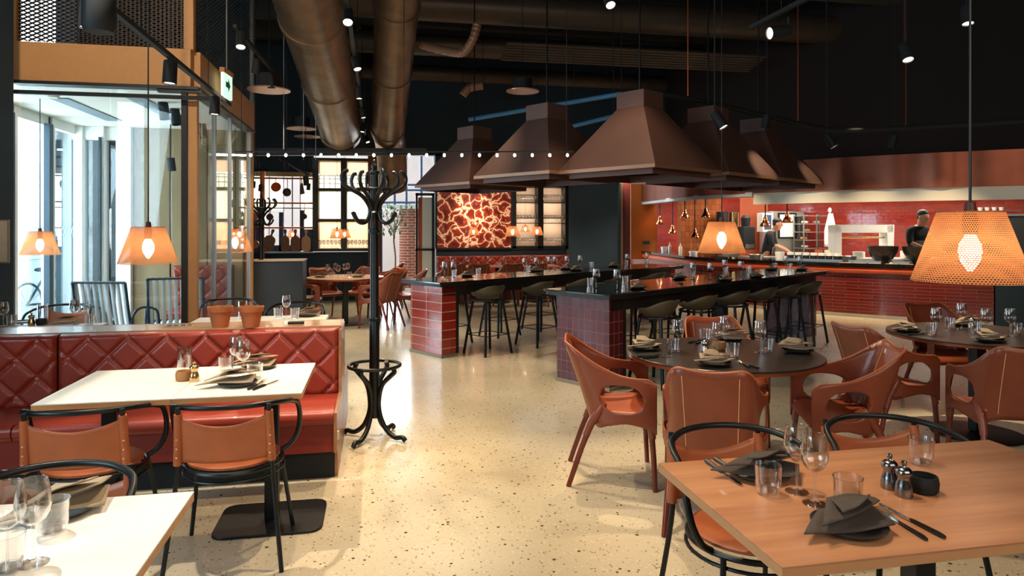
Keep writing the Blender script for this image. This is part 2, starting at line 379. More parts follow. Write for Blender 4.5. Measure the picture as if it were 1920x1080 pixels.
struct(m.build('trim_2', M['fascia'], bev=.004))
m = MB(); m.bb(XR - .09, YN - .04, 0, XR - .04, YN + .02, ZF0 - .02); m.bb(XR - .3, YN - .05, ZF0 - .06, XR + .1, YN + .02, ZF0 - .03)
struct(m.build('trim_3', M['beam']))
for n, (x0, x1) in enumerate(((-3.25, -2.5), (-2.49, XR - .09))):
    r = thing('window_%d' % (6 + n), None, None); struct(r); MB().bb(x0, YN - .006, .03, x1, YN + .006, ZF0 - .03).build('window_pane', M['pane'], r)
for n, (y0, y1) in enumerate(((YN + .06, 7.95), (8.0, 8.75), (8.8, YFx - .1))):
    r = thing('window_%d' % (8 + n), None, None); struct(r); MB().bb(XR - .006, y0, .03, XR + .006, y1, ZF0 - .03).build('window_pane', M['pane'], r)
    MB().bb(XR - .015, y1, .0, XR + .025, y1 + .05, ZF0 - .03).build('window_mullion', M['steelm'], r)
    MB().bb(XR - .012, y0, .9, XR + .012, y0 + .03, 1.5).build('door_pull', M['steelm'], r)
# expanded metal cage above the box
def lattice(name, A, B, z0, z1, step, wd, mt, label, ratio=.5):
    A = Vector(A); B = Vector(B); L_ = (B - A).length; u = (B - A) / L_; h = z1 - z0; m = MB()
    k = -h / ratio
    while k < L_:
        for sg in (0, 1):
            s0, s1, a0, a1 = k, k + h / ratio, 0., h
            if s0 < 0: a0 = -s0 * ratio; s0 = 0
            if s1 > L_: a1 = h - (s1 - L_) * ratio; s1 = L_
            if a1 - a0 > .01:
                p, q = (a0, a1) if sg == 0 else (h - a0, h - a1)
                m.bar(A + u * s0 + Vector((0, 0, z0 + p)), A + u * s1 + Vector((0, 0, z0 + q)), .012, wd, up=(0, 0, 1))
        k += step
    return tag(m.build(name, mt, weld=False), label, 'mesh screen', kind='structure')
mg = mat('mesh_metal', '#3a2e28', .5, .5)
lattice('mesh_screen', (PY(34, 50, YN).x, YN, 0), (XR - .06, YN, 0), ZF1 + .02, ZC, .075, .013, mg, 'diamond metal mesh screen facing the room above the ochre beam')
lattice('mesh_screen', (XR, YN + .08, 0), (XR, YFx, 0), ZF1 + .02, ZC, .09, .016, mat('mesh_metal_blue', '#4a5a66', .5, .5), 'diamond metal mesh screen on the side of the glazed box')
m = MB(); m.bb(XR - .07, YN - .04, ZF1, XR + .02, YN + .05, ZC); m.bb(PY(28, 50, YN).x - .02, YN - .04, ZF1, PY(35, 50, YN).x, YN + .04, ZC); struct(m.build('trim_4', M['fascia'], bev=.004))
m = MB(); m.bb(XR - .03, YFx - .05, 2.6, XR + .05, YFx + .05, ZC); struct(m.build('trim_5', M['steelm']))
# ---------------------------------------------------------------- far wall, parts by pixel columns on plane YB
def xw(px): return PY(px, 400, YB).x
def zw(px, py): return PY(px, py, YB).z
def wallpiece(name, p0, p1, y0, y1, mt, t0=0., t1=.2, **k):   # y0 top row, y1 bottom row (None = floor)
    xm = (p0 + p1) / 2; return MB().bb(xw(p0), YB + t0, 0 if y1 is None else zw(xm, y1), xw(p1), YB + t1, zw(xm, y0) if y0 is not None else ZC).build(name, mt, **k)
struct(wallpiece('wall_back_upper', 250, 1250, None, 290, M['darkw']))
struct(wallpiece('wall_back_low', 250, 696, 474, None, M['darkw']))
struct(wallpiece('wall_back_low_right', 818, 1066, 466, None, M['darkw']))
struct(wallpiece('wall_back_head', 455, 588, 290, 323, M['darkw']))
struct(wallpiece('wall_back_side', 250, 455, 290, 474, M['darkw']))
struct(wallpiece('wall_back_art', 816, 962, 290, 466, M['darkw']))
struct(wallpiece('wall_back_grey', 1062, 1168, 290, None, M['greyw'], -.02, .2))
struct(wallpiece('pillar_back', 690, 716, 290, None, mat('oxblood', '#4a1d16', .5), -.15, .25))
# deeper room lit by daylight behind the shelves: pale screens and a wall
YD = 19.5
struct(MB().bb(-9, YD + 2, 0, 14, YD + 2.2, 6).build('wall_outer', mat('pale_brickwork', '#c9b7b2', .9, var=.1, vscale=1)))
# ================================================================ furniture builders
def lerp(a, b, t): return a + (b - a) * t
def interp(tab, h):
    for (a, va), (b, vb) in zip(tab, tab[1:]):
        if h <= b:
            t = (h - a) / (b - a); t = t * t * (3 - 2 * t) if isinstance(va, float) else t
            return va + (vb - va) * t
    return tab[-1][1]
PLAN = spline([(0, -.155, 0), (.10, -.153, 0), (.178, -.128, 0), (.222, -.06, 0), (.250, .02, 0), (.268, .10, 0), (.272, .18, 0), (.266, .24, 0)], 8)
PLEN = [0.]
for a, b_ in zip(PLAN, PLAN[1:]): PLEN.append(PLEN[-1] + (b_ - a).length)
def smooth(tab, k, w=.055):
    def lin_(h):
        h = abs(h)
        if h > 1: return tab[-1][1]
        for (a, va), (b, vb) in zip(tab, tab[1:]):
            if h <= b: return va + (vb - va) * (h - a) / (b - a)
        return tab[-1][1]
    return sum(lin_(k + w * j / 4) for j in range(-4, 5)) / 9
def plan(h):
    s = abs(h) * PLEN[-1]
    for i in range(1, len(PLAN)):
        if s <= PLEN[i] + 1e-9:
            t = (s - PLEN[i - 1]) / (PLEN[i] - PLEN[i - 1]); p = PLAN[i - 1].lerp(PLAN[i], t); return (p.x if h >= 0 else -p.x), p.y
    p = PLAN[-1]; return (p.x if h >= 0 else -p.x), p.y
ZTOP = [(0., .835), (.16, .845), (.27, .86), (.33, .825), (.44, .73), (.58, .675), (.75, .658), (.92, .655), (.975, .64), (1., .60)]
ZBOT = [(0., .40), (.24, .395), (.36, .34), (.46, .365), (.7, .395), (.88, .375), (1., .33)]
HOLE0, HOLE1 = .44, .87
def shell_pt(h, z):
    x, y = plan(h); k = abs(h)
    w = 1 if k < .26 else max(0., 1 - (k - .26) / .36); w = w * w * (3 - 2 * w)
    dz = z - .42
    y -= w * (.30 * dz + .1 * max(0, dz) ** 2)
    x *= 1 + w * .22 * max(0, dz)
    return (x, y, z)
def armchair(label, group):
    r = thing('leather_armchair', label, 'chair', group=group)
    hs = sorted(set([-1 + i / 28 for i in range(57)] + [s * v for s in (-1, 1) for v in (HOLE0, HOLE1, .47, .855, .99)]))
    lo, hi = [], []
    for h in hs:
        k = abs(h); zt = smooth(ZTOP, k); zb = smooth(ZBOT, k)
        if HOLE0 < k < HOLE1:
            t = (k - HOLE0) / (HOLE1 - HOLE0); e = (1 - abs(2 * t - 1) ** 3.) ** .5
            mid = lerp(.535, .52, t); hl = mid - e * lerp(.085, .068, t); hu = mid + e * lerp(.085, .09, t)
        else: hl = hu = .53 if k > .3 else .58
        lo.append([shell_pt(h, lerp(zb, hl, j / 5)) for j in range(6)]); hi.append([shell_pt(h, lerp(hu, zt, j / 6)) for j in range(7)])
    m = MB(); m.grid(lo); m.grid(hi); sh = m.build('shell', M['leather'], r, solid=.011, ang=60, off=0.)
    m = MB(); rows = []
    for i in range(13):
        v = i / 12; y = lerp(-.145, .245, v)
        row = []
        for j in range(13):
            u = j / 12 * 2 - 1; hw = min(.255, .185 + (y + .145) * .28); dip = .02 * (1 - u * u) * math.sin(PI * min(1, v * 1.1))
            z = .455 - dip - (.05 * max(0, v - .86) / .14 if v > .86 else 0); row.append((u * hw, y, z))
        rows.append(row)
    m.grid(rows); m.build('seat', M['leather_d'], r, solid=.02, ang=60)
    for s in (-1, 1):
        lf = MB().tube([(s * .252, .205, .40), (s * .258, .222, .20), (s * .26, .232, 0)], [.0185, .0165, .015], 10).build('leg', M['legl'], r)
        lr = MB().tube([(s * .195, -.12, .42), (s * .21, -.2, .22), (s * .222, -.275, 0)], [.0185, .0165, .015], 10).build('leg', M['legl'], r)
        MB().tube(spline([(s * .250, .200, .44), (s * .253, .208, .37), (s * .2555, .214, .325), (s * .256, .2145, .31)], 3), [.025, .025, .024, .023, .023, .022, .022, .0215, .0215, .021], 10).build('leg_sleeve', M['leather'], lf)
        MB().tube(spline([(s * .205, -.06, .50), (s * .205, -.10, .44), (s * .2, -.14, .37), (s * .2045, -.17, .30)], 3), [.018, .024, .026, .026, .025, .024, .023, .022, .021, .021], 10).build('leg_sleeve', M['leather'], lr)
        st = MB()
        st.tube([tuple(Vector(shell_pt(s * .22, z)) + Vector((0, -.0075, 0))) for z in [.43 + .385 * i / 10 for i in range(11)]], .0022, 5)
        st.tube([tuple(Vector(shell_pt(s * .22, z)) + Vector((0, .0075, 0))) for z in [.47 + .345 * i / 10 for i in range(11)]], .0022, 5)
        st.build('stitching', M['stitch'], sh)
    MB().tube([tuple(Vector(shell_pt(-1 + i / 40, smooth(ZTOP, abs(-1 + i / 40)) + .001))) for i in range(81)], .0062, 6).build('piping', mat('leather_edge', '#b9663c', .4), sh)
    return r
def bistro(label, group):
    r = thing('bistro_chair', label, 'chair', group=group)
    half = [(.206, .085, .44), (.252, .10, .475), (.284, .095, .54), (.292, .07, .62), (.286, .03, .685), (.268, -.03, .712), (.252, -.10, .728), (.215, -.175, .742), (.12, -.25, .75), (0, -.275, .752)]
    pts = half + [(-x, y, z) for x, y, z in half[-2::-1]]
    MB().tube(spline(pts, 6), .0125, 10).build('hoop_rail', M['black'], r)
    ring = [(.218 * math.cos(2 * PI * i / 32), .218 * math.sin(2 * PI * i / 32), .435) for i in range(32)]
    m = MB(); m.tube(ring, .011, 8, True); m.tube([(x * 1.03, y * 1.03, .40) for x, y, z in ring], .007, 8, True)
    m.build('seat_ring', M['black'], r)
    MB().lathe([(0, .445), (.19, .445), (.208, .452), (.208, .462), (.19, .470), (.1, .466), (0, .462)], n=32).build('seat', M['orange'], r)
    for s in (-1, 1):
        MB().tube(spline([(s * .25, -.265, 0), (s * .205, -.205, .42), (s * .195, -.215, .6), (s * .19, -.236, .752)], 5), .0105, 8).build('leg', M['black'], r)
        MB().tube([(s * .245, .205, 0), (s * .19, .135, .435)], .0105, 8).build('leg', M['black'], r)
        bs_ = MB().tube([(s * .2, -.207, .49), (s * .195, -.216, .6), (s * .191, -.232, .722)], .018, 10).build('back_sleeve', M['orange'], r)
        tie = MB()
        for k in range(5): tie.ell((s * .196, -.235 - .0, .53 + k * .04), (.005, .006, .004), 6, 4)
        tie.build('lacing', M['stitch'], bs_)
    rows = []
    for i in range(9):
        v = i / 8; row = []
        for j in range(17):
            u = j / 16 * 2 - 1
            zt = .712 - .05 * (1 - u * u); zb = .505 - .012 * (1 - u * u); z = lerp(zb, zt, v)
            row.append((u * .197, lerp(-.208, -.236, v) - .022 * (1 - u * u) + .002, z))
        rows.append(row)
    MB().grid(rows).build('backrest', M['orange'], r, solid=.006, ang=60)
    return r
def stool(label, group):
    r = thing('bar_stool', label, 'bar stool', group=group)
    rows = []
    for i in range(9):
        v = i / 8; row = []
        for j in range(25):
            a = 2 * PI * j / 24; rr = lerp(.02, 1, v)
            back = max(0., -math.sin(a)); side = abs(math.cos(a))
            rise = (.035 + .115 * back ** 1.3 + .045 * side) * max(0, (rr - .55) / .45) ** 1.6
            row.append((.215 * rr * math.cos(a), .195 * rr * math.sin(a), .685 + rise))
        rows.append(row)
    MB().grid(rows).build('seat', M['stoolseat'], r, solid=.014, ang=60)
    MB().tube([(.2 * math.cos(a), .18 * math.sin(a), .665) for a in [2 * PI * k / 20 for k in range(20)]], .012, 6, True).build('seat_frame', M['black'], r)
    for sx in (-1, 1):
        for sy in (-1, 1):
            MB().tube([(sx * .13, sy * .12, .672), (sx * .215, sy * .2, 0)], .0165, 8).build('leg', M['black'], r)
    z = .235; q = [(.187, .173), (-.187, .173), (-.187, -.173), (.187, -.173)]
    m = MB()
    for k in range(4): m.tube([(*q[k], z), (*q[(k + 1) % 4], z)], .006, 6)
    m.build('foot_rail', M['black'], r)
    return r
def rtable(R, basemat='black', edge='copper', top='darktop'):
    def f(label, group):
        r = thing('round_table', label, 'table', group=group)
        MB().lathe([(0, .75), (R - .004, .75), (R, .746), (R, .74), (0, .74)], n=64).build('tabletop', M[top], r)
        MB().lathe([(R - .02, .7395), (R + .001, .7395), (R + .001, .722), (R - .02, .718), (0, .718)], n=64).build('table_edge', M[edge], r)
        MB().box((0, 0, .37), (.085, .085, .70)).build('pedestal', M[basemat], r, bev=.008)
        MB().lathe([(0, 0), (.31, 0), (.31, .008), (.29, .014), (0, .018)], n=48).build('base_plate', M[basemat], r)
        return r
    return f
def dtable(name, x0, x1, y0, y1, label, top, edge, seam=(), legs=(), group=None, base='plate'):
    cx, cy = (x0 + x1) / 2, (y0 + y1) / 2
    r = thing(name, label, 'table', (cx, cy, 0), 0, group)
    cuts = [x0] + list(seam) + [x1]
    for a, c in zip(cuts, cuts[1:]):
        MB().bb(a + .001 - cx, y0 - cy, .7455, c - .001 - cx, y1 - cy, .75).build('tabletop', M[top], r)
        MB().bb(a + .001 - cx, y0 - cy, .722, c - .001 - cx, y1 - cy, .7452).build('table_edge', M[edge], r)
    for lx in legs:
        if base == 'plate':
            MB().box((lx - cx, 0, .365), (.07, .07, .71)).build('pedestal', M['black'], r, bev=.006)
            n = []; w, d, c_ = .27, .21, .07
            for sx, sy in ((1, 1), (-1, 1), (-1, -1), (1, -1)):
                for k in range(5):
                    a = (0 if (sx, sy) == (1, 1) else PI / 2 if (sx, sy) == (-1, 1) else PI if (sx, sy) == (-1, -1) else 1.5 * PI) + k * PI / 8
                    n.append((sx * (w - c_) + c_ * math.cos(a) + lx - cx, sy * (d - c_) + c_ * math.sin(a)))
            MB().prism(n, 0, .014).build('base_plate', M['black'], r, bev=.003)
        else:
            MB().box((lx - cx, 0, .365), (.07, .07, .71)).build('pedestal', M['black'], r, bev=.006)
            for a in (.8, -.8, PI - .8, PI + .8): MB().bar((lx - cx, 0, .05), (lx - cx + .3 * math.cos(a), .3 * math.sin(a), .012), .05, .024).build('foot', M['black'], r)
            m = MB(); m.bar((lx - cx - .2, 0, .7), (lx - cx + .2, 0, .7), .05, .02); m.bar((lx - cx, -.28, .7), (lx - cx, .28, .7), .05, .02); m.build('bracket', M['black'], r)
    return r
# ---------------------------------------------------------------- table ware
def wineglass(label, group):
    r = thing('wine_glass', label, 'glass', group=group)
    MB().lathe([(.001, .093), (.012, .095), (.027, .106), (.036, .124), (.0385, .143), (.036, .168), (.031, .198), (.0305, .2), (.0298, .198), (.0348, .168), (.037, .143), (.0345, .125), (.026, .109), (.012, .099), (.001, .098)], n=28).build('bowl', M['glass'], r)
    MB().lathe([(.0048, .094), (.0036, .07), (.0036, .02), (.006, .006)], n=12).build('stem', M['glass'], r)
    MB().lathe([(.006, .006), (.02, .003), (.034, .0015), (.0345, 0), (0, 0)], n=24).build('foot', M['glass'], r)
    return r
def wineglass_small(label, group):
    return tag(MB().lathe([(0, 0), (.034, .001), (.02, .004), (.0045, .01), (.0036, .09), (.012, .096), (.028, .107), (.037, .126), (.0385, .145), (.0305, .2), (.0297, .2), (.036, .145), (.034, .128), (.012, .1), (0, .1)], n=16).build('wine_glass', M['glass']), label, 'glass', group)
def tumbler(label, group):
    r = thing('tumbler', label, 'glass', group=group)
    MB().lathe([(.031, .003), (.0375, .03), (.0405, .086), (.0412, .088), (.0392, .088), (.0365, .032), (.031, .014), (0, .012)], n=28).build('wall', M['glass'], r)
    MB().lathe([(0, 0), (.028, 0), (.031, .003), (.031, .010), (0, .0115)], n=28).build('thick_base', M['glass'], r)
    return r
def tumbler_small(label, group):
    return tag(MB().lathe([(0, 0), (.031, 0), (.0405, .088), (.039, .088), (.031, .012), (0, .01)], n=14).build('tumbler', M['glass']), label, 'glass', group)
def tallglass(label, group):
    return tag(MB().lathe([(0, 0), (.037, 0), (.037, .15), (.0355, .15), (.0355, .008), (0, .007)], n=28).build('tall_glass', M['glass']), label, 'glass', group)
def napkin_mesh(seed=0):
    m = MB()
    def sheet(P, z, lift=0.):
        a, b_, c, d = [Vector(p) for p in P]; rows = []
        for i in range(7):
            row = []
            for j in range(9):
                u, v = j / 8, i / 6; p = a.lerp(b_, u).lerp(d.lerp(c, u), v)
                row.append((p.x, p.y, z + p.z + .006 * math.sin(u * 5 + seed) * math.sin(v * 3 + 1) + lift * u * (1 - v)))
            rows.append(row)
        m.grid(rows)
    sheet([(-.16, -.03, 0), (.10, -.07, .004), (.13, .03, .014), (-.02, .07, .012)], .004)
    sheet([(-.12, -.05, .012), (.09, -.03, .026), (.14, .06, .02), (.0, .06, .034)], .014, .016)
    sheet([(-.05, -.045, .03), (.05, -.035, .06), (.1, .02, .034), (.0, .045, .03)], .018)
    return m
def plate(label, group):
    r = thing('side_plate', label, 'plate', group=group)
    MB().lathe([(0, 0), (.06, 0), (.085, .008), (.095, .016), (.096, .018), (.093, .0185), (.083, .0115), (.058, .005), (0, .005)], n=36).build('dish', M['plate'], r)
    return r
def napkin(label, group):
    o = napkin_mesh().build('folded_napkin', M['linen'], solid=.004, ang=60); return tag(o, label, 'napkin', group)
def napkin_dark(label, group):
    o = napkin_mesh(2).build('folded_napkin', M['linen_d'], solid=.004, ang=60); return tag(o, label, 'napkin', group)
def setting_small(label, group):
    r = thing('side_plate', label, 'plate', group=group)
    MB().lathe([(0, 0), (.06, 0), (.095, .016), (.093, .018), (.058, .005), (0, .005)], n=16).build('dish', M['plate'], r); return r
def knife(label, group):
    r = thing('table_knife', label, 'knife', group=group)
    MB().prism([(.0, -.004), (.10, -.008), (.118, -.004), (.12, .003), (.1, .008), (0, .006)], .002, .0045).build('blade', M['cutl'], r)
    MB().tube([(-.105, 0, .007), (-.09, 0, .007), (-.01, 0, .006), (.004, 0, .005)], [.006, .0085, .007, .006], 8, sx=.7).build('handle', M['handle'], r)
    return r
def fork(label, group):
    r = thing('table_fork', label, 'fork', group=group)
    m = MB(); m.tube(spline([(.0, 0, .004), (.03, 0, .006), (.05, 0, .005)], 3), [.003, .003, .004, .005, .006, .007, .008], 6, sx=1.6)
    for k in range(4): m.bar((.048, -.0095 + k * .0063, .0055), (.095, -.0095 + k * .0063, .011), .0028, .002)
    m.build('tines', M['cutl'], r)
    MB().tube([(-.1, 0, .006), (-.085, 0, .0065), (.002, 0, .005)], [.006, .008, .005], 8, sx=.7).build('handle', M['handle'], r)
    return r
def mill(mt):
    def f(label, group):
        r = thing('pepper_mill', label, 'pepper mill', group=group)
        MB().lathe([(0, 0), (.024, 0), (.025, .004), (.025, .02), (.0225, .035), (.0175, .05), (.018, .058), (.022, .064)], n=24).build('mill_body', M[mt], r)
        MB().lathe([(.022, .064), (.0235, .068), (.023, .076), (.016, .084), (.006, .087), (.0045, .09), (.008, .095), (.0085, .1), (.005, .105), (0, .106)], n=24).build('mill_head', M[mt], r)
        return r
    return f
def jar(mt):
    def f(label, group):
        r = thing('candle_bowl', label, 'bowl', group=group)
        MB().lathe([(0, 0), (.034, 0), (.04, .008), (.042, .03), (.038, .05), (.034, .05), (.036, .03), (.034, .02), (0, .02)], n=28).build('dish', M[mt], r)
        MB().lathe([(0, .034), (.036, .034), (.0361, .022), (0, .022)], n=24).build('candle', M['cream'] if mt == 'wax' else M['black'], r)
        return r
    return f
def shade_mat():
    m = bpy.data.materials.new('perforated_shade'); m.use_nodes = True; nt = m.node_tree; nt.nodes.clear(); L = nt.links
    N = nt.nodes.new; o = N('ShaderNodeOutputMaterial')
    uv = N('ShaderNodeUVMap'); sp = N('ShaderNodeSeparateXYZ'); L.new(uv.outputs[0], sp.inputs[0])
    def mth(op, a, b_=None, c=None):
        n = N('ShaderNodeMath'); n.operation = op
        for i, x in enumerate((a, b_, c)):
            if x is None: continue
            if isinstance(x, (int, float)): n.inputs[i].default_value = x
            else: L.new(x, n.inputs[i])
        return n.outputs[0]
    V = mth('MULTIPLY', sp.outputs['Y'], 34.); row = mth('FLOOR', V)
    U = mth('MULTIPLY_ADD', sp.outputs['X'], 104., mth('MULTIPLY', row, .5))
    du = mth('SUBTRACT', mth('FRACT', U), .5); dv = mth('SUBTRACT', mth('FRACT', V), .5)
    d2 = mth('ADD', mth('MULTIPLY', mth('MULTIPLY', du, du), 1.), mth('MULTIPLY', mth('MULTIPLY', dv, dv), 1.6))
    hole = mth('LESS_THAN', d2, .12)
    df = N('ShaderNodeBsdfDiffuse'); df.inputs[0].default_value = lin('#c47c4c')
    tl = N('ShaderNodeBsdfTranslucent'); tl.inputs[0].default_value = lin('#dd9a66')
    mx = N('ShaderNodeMixShader'); mx.inputs[0].default_value = .4; L.new(df.outputs[0], mx.inputs[1]); L.new(tl.outputs[0], mx.inputs[2])
    tr = N('ShaderNodeBsdfTransparent'); m2 = N('ShaderNodeMixShader'); L.new(hole, m2.inputs[0]); L.new(mx.outputs[0], m2.inputs[1]); L.new(tr.outputs[0], m2.inputs[2]); L.new(m2.outputs[0], o.inputs[0])
    return m
SHADE = shade_mat(); BULB = emit('glowing_bulb', '#ffe6c8', 26.)
def pendant(label, group):
    """origin at the centre of the shade's lower rim; cord runs up to the ceiling"""
    r = thing('pendant_lamp', label, 'pendant lamp', group=group)
    m = MB(); n = 72; uv = []
    R0, R1, h = .225, .125, .30
    for i in range(7):
        t = i / 6
        for k in range(n + 1): a = 2 * PI * k / n; rr = lerp(R0, R1, t); m.v.append((rr * math.cos(a), rr * math.sin(a), h * t)); uv.append((k / n, t))
    for i in range(6):
        for k in range(n): q = i * (n + 1) + k; m.f.append((q, q + 1, q + n + 2, q + n + 1))
    m.uv = uv; sd = m.build('lamp_shade', SHADE, r, weld=False)
    MB().lathe([(R1 * .3, h - .004), (R1 + .001, h - .004), (R1 + .001, h + .001), (R1 * .3, h + .001)], n=36).build('shade_top', mat('shade_top_metal', '#a8602e', .5), sd)
    MB().lathe([(0, h + .045), (.02, h + .04), (.024, h), (.03, h - .03), (.03, h - .095), (.02, h - .1), (0, h - .1)], n=20).build('lamp_socket', mat('socket', '#5a2c16', .5), r)
    MB().lathe([(0, .04), (.012, .045), (.036, .085), (.045, .125), (.04, .165), (.022, .197), (0, .2)], n=20).build('bulb', BULB, r)
    MB().cyl((0, 0, 0), (0, 0, 1), .0055, n=8).build('cord', M['black'], r, loc=(0, 0, h + .04))
    return r
def coatstand(label, group):
    r = thing('coat_stand', label, 'coat stand', group=group)
    MB().tube([(0, 0, .155), (0, 0, .5), (0, 0, .87), (0, 0, .88), (0, 0, 1.5), (0, 0, 1.95)], [.037, .037, .036, .032, .03, .028], 16).build('pole', M['black'], r)
    MB().lathe([(.036, .86), (.043, .865), (.043, .88), (.036, .885)], n=16).build('collar', M['gun'], r)
    MB().lathe([(.028, 1.93), (.036, 1.94), (.036, 1.955), (.014, 1.965), (.02, 1.98), (.022, 2.0), (.012, 2.015), (.008, 2.025), (.011, 2.035), (0, 2.045)], n=16).build('finial', M['black'], r)
    MB().lathe([(.03, 1.5), (.042, 1.505), (.042, 1.53), (.03, 1.535)], n=16).build('collar', M['gun'], r)
    for k in range(4):
        a = PI / 4 + k * PI / 2 + .2; c, s = math.cos(a), math.sin(a)
        P = [(.165, .49), (.15, .5), (.12, .455), (.06, .37), (.034, .26), (.055, .15), (.13, .06), (.21, .03), (.245, .04), (.262, .015)]
        P = [(.155, .535), (.17, .5), (.14, .47), (.07, .40), (.04, .30), (.042, .2), (.09, .09), (.17, .03), (.235, .034), (.262, .012)]
        MB().tube(spline([(x * c, x * s, z) for x, z in P], 5), .0175, 10).build('foot', M['black'], r)
    MB().tube([(.185 * math.cos(2 * PI * k / 40), .185 * math.sin(2 * PI * k / 40), .535) for k in range(40)], .0125, 8, True).build('umbrella_ring', M['black'], r)
    MB().tube([(.13 * math.cos(2 * PI * k / 32), .13 * math.sin(2 * PI * k / 32), 1.825) for k in range(32)], .008, 8, True).build('upper_ring', M['black'], r)
    for k in range(8):
        a = k * PI / 4 + .25; c, s = math.cos(a), math.sin(a)
        P = [(.03, 1.64), (.04, 1.70), (.09, 1.77), (.17, 1.82), (.225, 1.86), (.238, 1.91), (.215, 1.95), (.19, 1.955)]
        if k % 2: P = [(x * .82, z - .015) for x, z in P]
        MB().tube(spline([(x * c, x * s, z) for x, z in P], 5), .0135, 8).build('hook', M['black'], r)
    for k in range(6):
        a = k * PI / 3 + .5; c, s = math.cos(a), math.sin(a)
        P = [(.03, 1.67), (.055, 1.60), (.10, 1.575), (.145, 1.60), (.175, 1.655)]
        MB().tube(spline([(x * c, x * s, z) for x, z in P], 5), .0135, 8).build('hook', M['black'], r)
    return r
def spot_head(label, group):
    """aims along local -Z; origin at its pivot under the track"""
    r = thing('spotlight', label, 'spotlight', group=group)
    MB().lathe([(0, .0), (.045, 0), (.048, -.01), (.05, -.17), (.044, -.17), (.043, -.15), (0, -.15)], n=20).build('lamp_body', M['blackm'], r)
    MB().lathe([(0, -.158), (.043, -.158), (.043, -.152), (0, -.152)], n=20).build('lens', emit('spot_lens', '#fff2dc', 9.), r.children[0])
    return r
def spot_head_off(label, group):
    r = thing('spotlight', label, 'spotlight', group=group)
    MB().lathe([(0, .0), (.045, 0), (.048, -.01), (.05, -.17), (.044, -.17), (.043, -.15), (0, -.15)], n=20).build('lamp_body', M['blackm'], r); return r
# ================================================================ banquette in the foreground
def diamonds(name, x0, x1, z0, z1, y, depth, cell, mt, parent, facing=-1, roll=.05, sx=1., ph=0.):
    """tufted leather face: stitched diamonds pressed into a padded sheet, top rolled over"""
    m = MB(); st_ = .011 if x1 - x0 < 3.2 and y < 6 else .016; nx = max(8, int((x1 - x0) / st_)); nz = int((z1 - z0) / st_); rows = []
    for i in range(nz + 1):
        z = lerp(z0, z1, i / nz); row = []
        for j in range(nx + 1):
            x = lerp(x0, x1, j / nx)
            a = (((x - x0 + ph) / (cell * sx) + (z - z1) / cell) % 1.0); b_ = (((x - x0 + ph) / (cell * sx) - (z - z1) / cell) % 1.0)
            da = min(a, 1 - a); db = min(b_, 1 - b_); g = min(da, db)
            puff = min(1., g / .16); puff = (1 - (1 - puff) ** 2.4)
            e = min(1., min(x - x0, x1 - x) / .03) ** .5 * min(1., (z - z0 + .002) / .03) ** .5
            row.append((x, y + facing * depth * (.25 + .75 * puff) * e, z))
        rows.append(row)
    # rolled top
    top = rows[-1]
    for k in range(1, 6):
        t = k / 5 * PI / 2; rows.append([(p[0], y + (p[1] - y) * math.cos(t) - facing * roll * (1 - math.cos(t)) * 1.0, p[2] + roll * .45 * math.sin(t)) for p in top])
    rows.append([(p[0], y - facing * (roll + .01), z1 + roll * .45 - .015) for p in top])
    m.grid(rows); return m.build(name, mt, parent, ang=70)
BX1 = -.245; ZL = .863; YS0, YB0, YB1, YB2 = 4.27, 4.83, 4.90, 5.2
BSEAM = PY(107, 640, YB0).x
bq = thing('banquette', 'long red leather banquette with diamond tufted back and wooden top ledge', 'banquette', (0, 0, 0))
for a, c in ((-4.0, BSEAM - .006), (BSEAM + .006, BX1 - .02)):
    diamonds('backrest', a, c, .40, .835, YB0 + .01, .036, .235, M['bench'], bq, sx=1.0, ph=(.0 if a < -3 else .06))
m = MB()
for a, c in ((-4.0, BSEAM - .004), (BSEAM + .004, BX1 - .02)):
    rows = []
    for p in [(YB0, .41), (YS0 + .04, .432), (YS0 + .012, .425), (YS0, .405), (YS0, .375), (YS0 + .01, .365)]: rows.append([(lerp(a, c, j / 12), p[0], p[1]) for j in range(13)])
    m.grid(rows)
    m.bb(a, YS0 + .01, .35, c, YB0 + .03, .405)
m.build('seat_cushion', M['bench'], bq, ang=50)
MB().bb(-4.0, YS0 + .03, .175, BX1 - .02, YB0, .36).build('seat_base', mat('bench_front', '#7a2418', .5), bq)
MB().bb(-4.0, YS0 + .09, 0, BX1 - .02, YB2 + .3, .175).build('plinth', M['blackm'], bq)
MB().bb(-4.0, YB0 + .07, ZL - .03, BX1 - .003, YB2 + .03, ZL).build('top_ledge', wood('ledge_wood', '#9d7452', '#b58a64', 8, 0, .3, .3), bq, bev=.004)
MB().bb(-4.0, YB0 + .03, .175, BX1 - .02, YB2 + .03, ZL - .03).build('carcass', M['bench_d'], bq)
n = [(YS0 + .005, .175), (YS0 + .005, .42), (YB0 - .03, .42), (YB0 - .01, ZL - .02), (YB2 + .06, ZL - .02), (YB2 + .1, .42), (YB2 + .6, .42), (YB2 + .6, .0), (YS0 + .1, 0), (YS0 + .1, .175)]
e = MB(); o_ = [(BX1 - .02, y, z) for y, z in n] + [(BX1, y, z) for y, z in n]; K = len(n)
e.add(o_, [tuple(range(K)), tuple(range(2 * K - 1, K - 1, -1))] + [(i, (i + 1) % K, K + (i + 1) % K, K + i) for i in range(K)])
e.build('end_panel', wood('end_panel_wood', '#8a5c3c', '#a87850', 6, 1), bq, bev=.002)
diamonds('rear_backrest', -4.0, BX1 - .02, .40, .85, YB2 + .03, .03, .2, M['bench'], bq, facing=1, roll=.03)
m = MB(); rows = [[(x, y, z) for x in (-4.0, BX1 - .02)] for y, z in ((YB2 + .03, .41), (YB2 + .58, .432), (YB2 + .6, .40), (YB2 + .6, .2), (YB2 + .58, .18))]
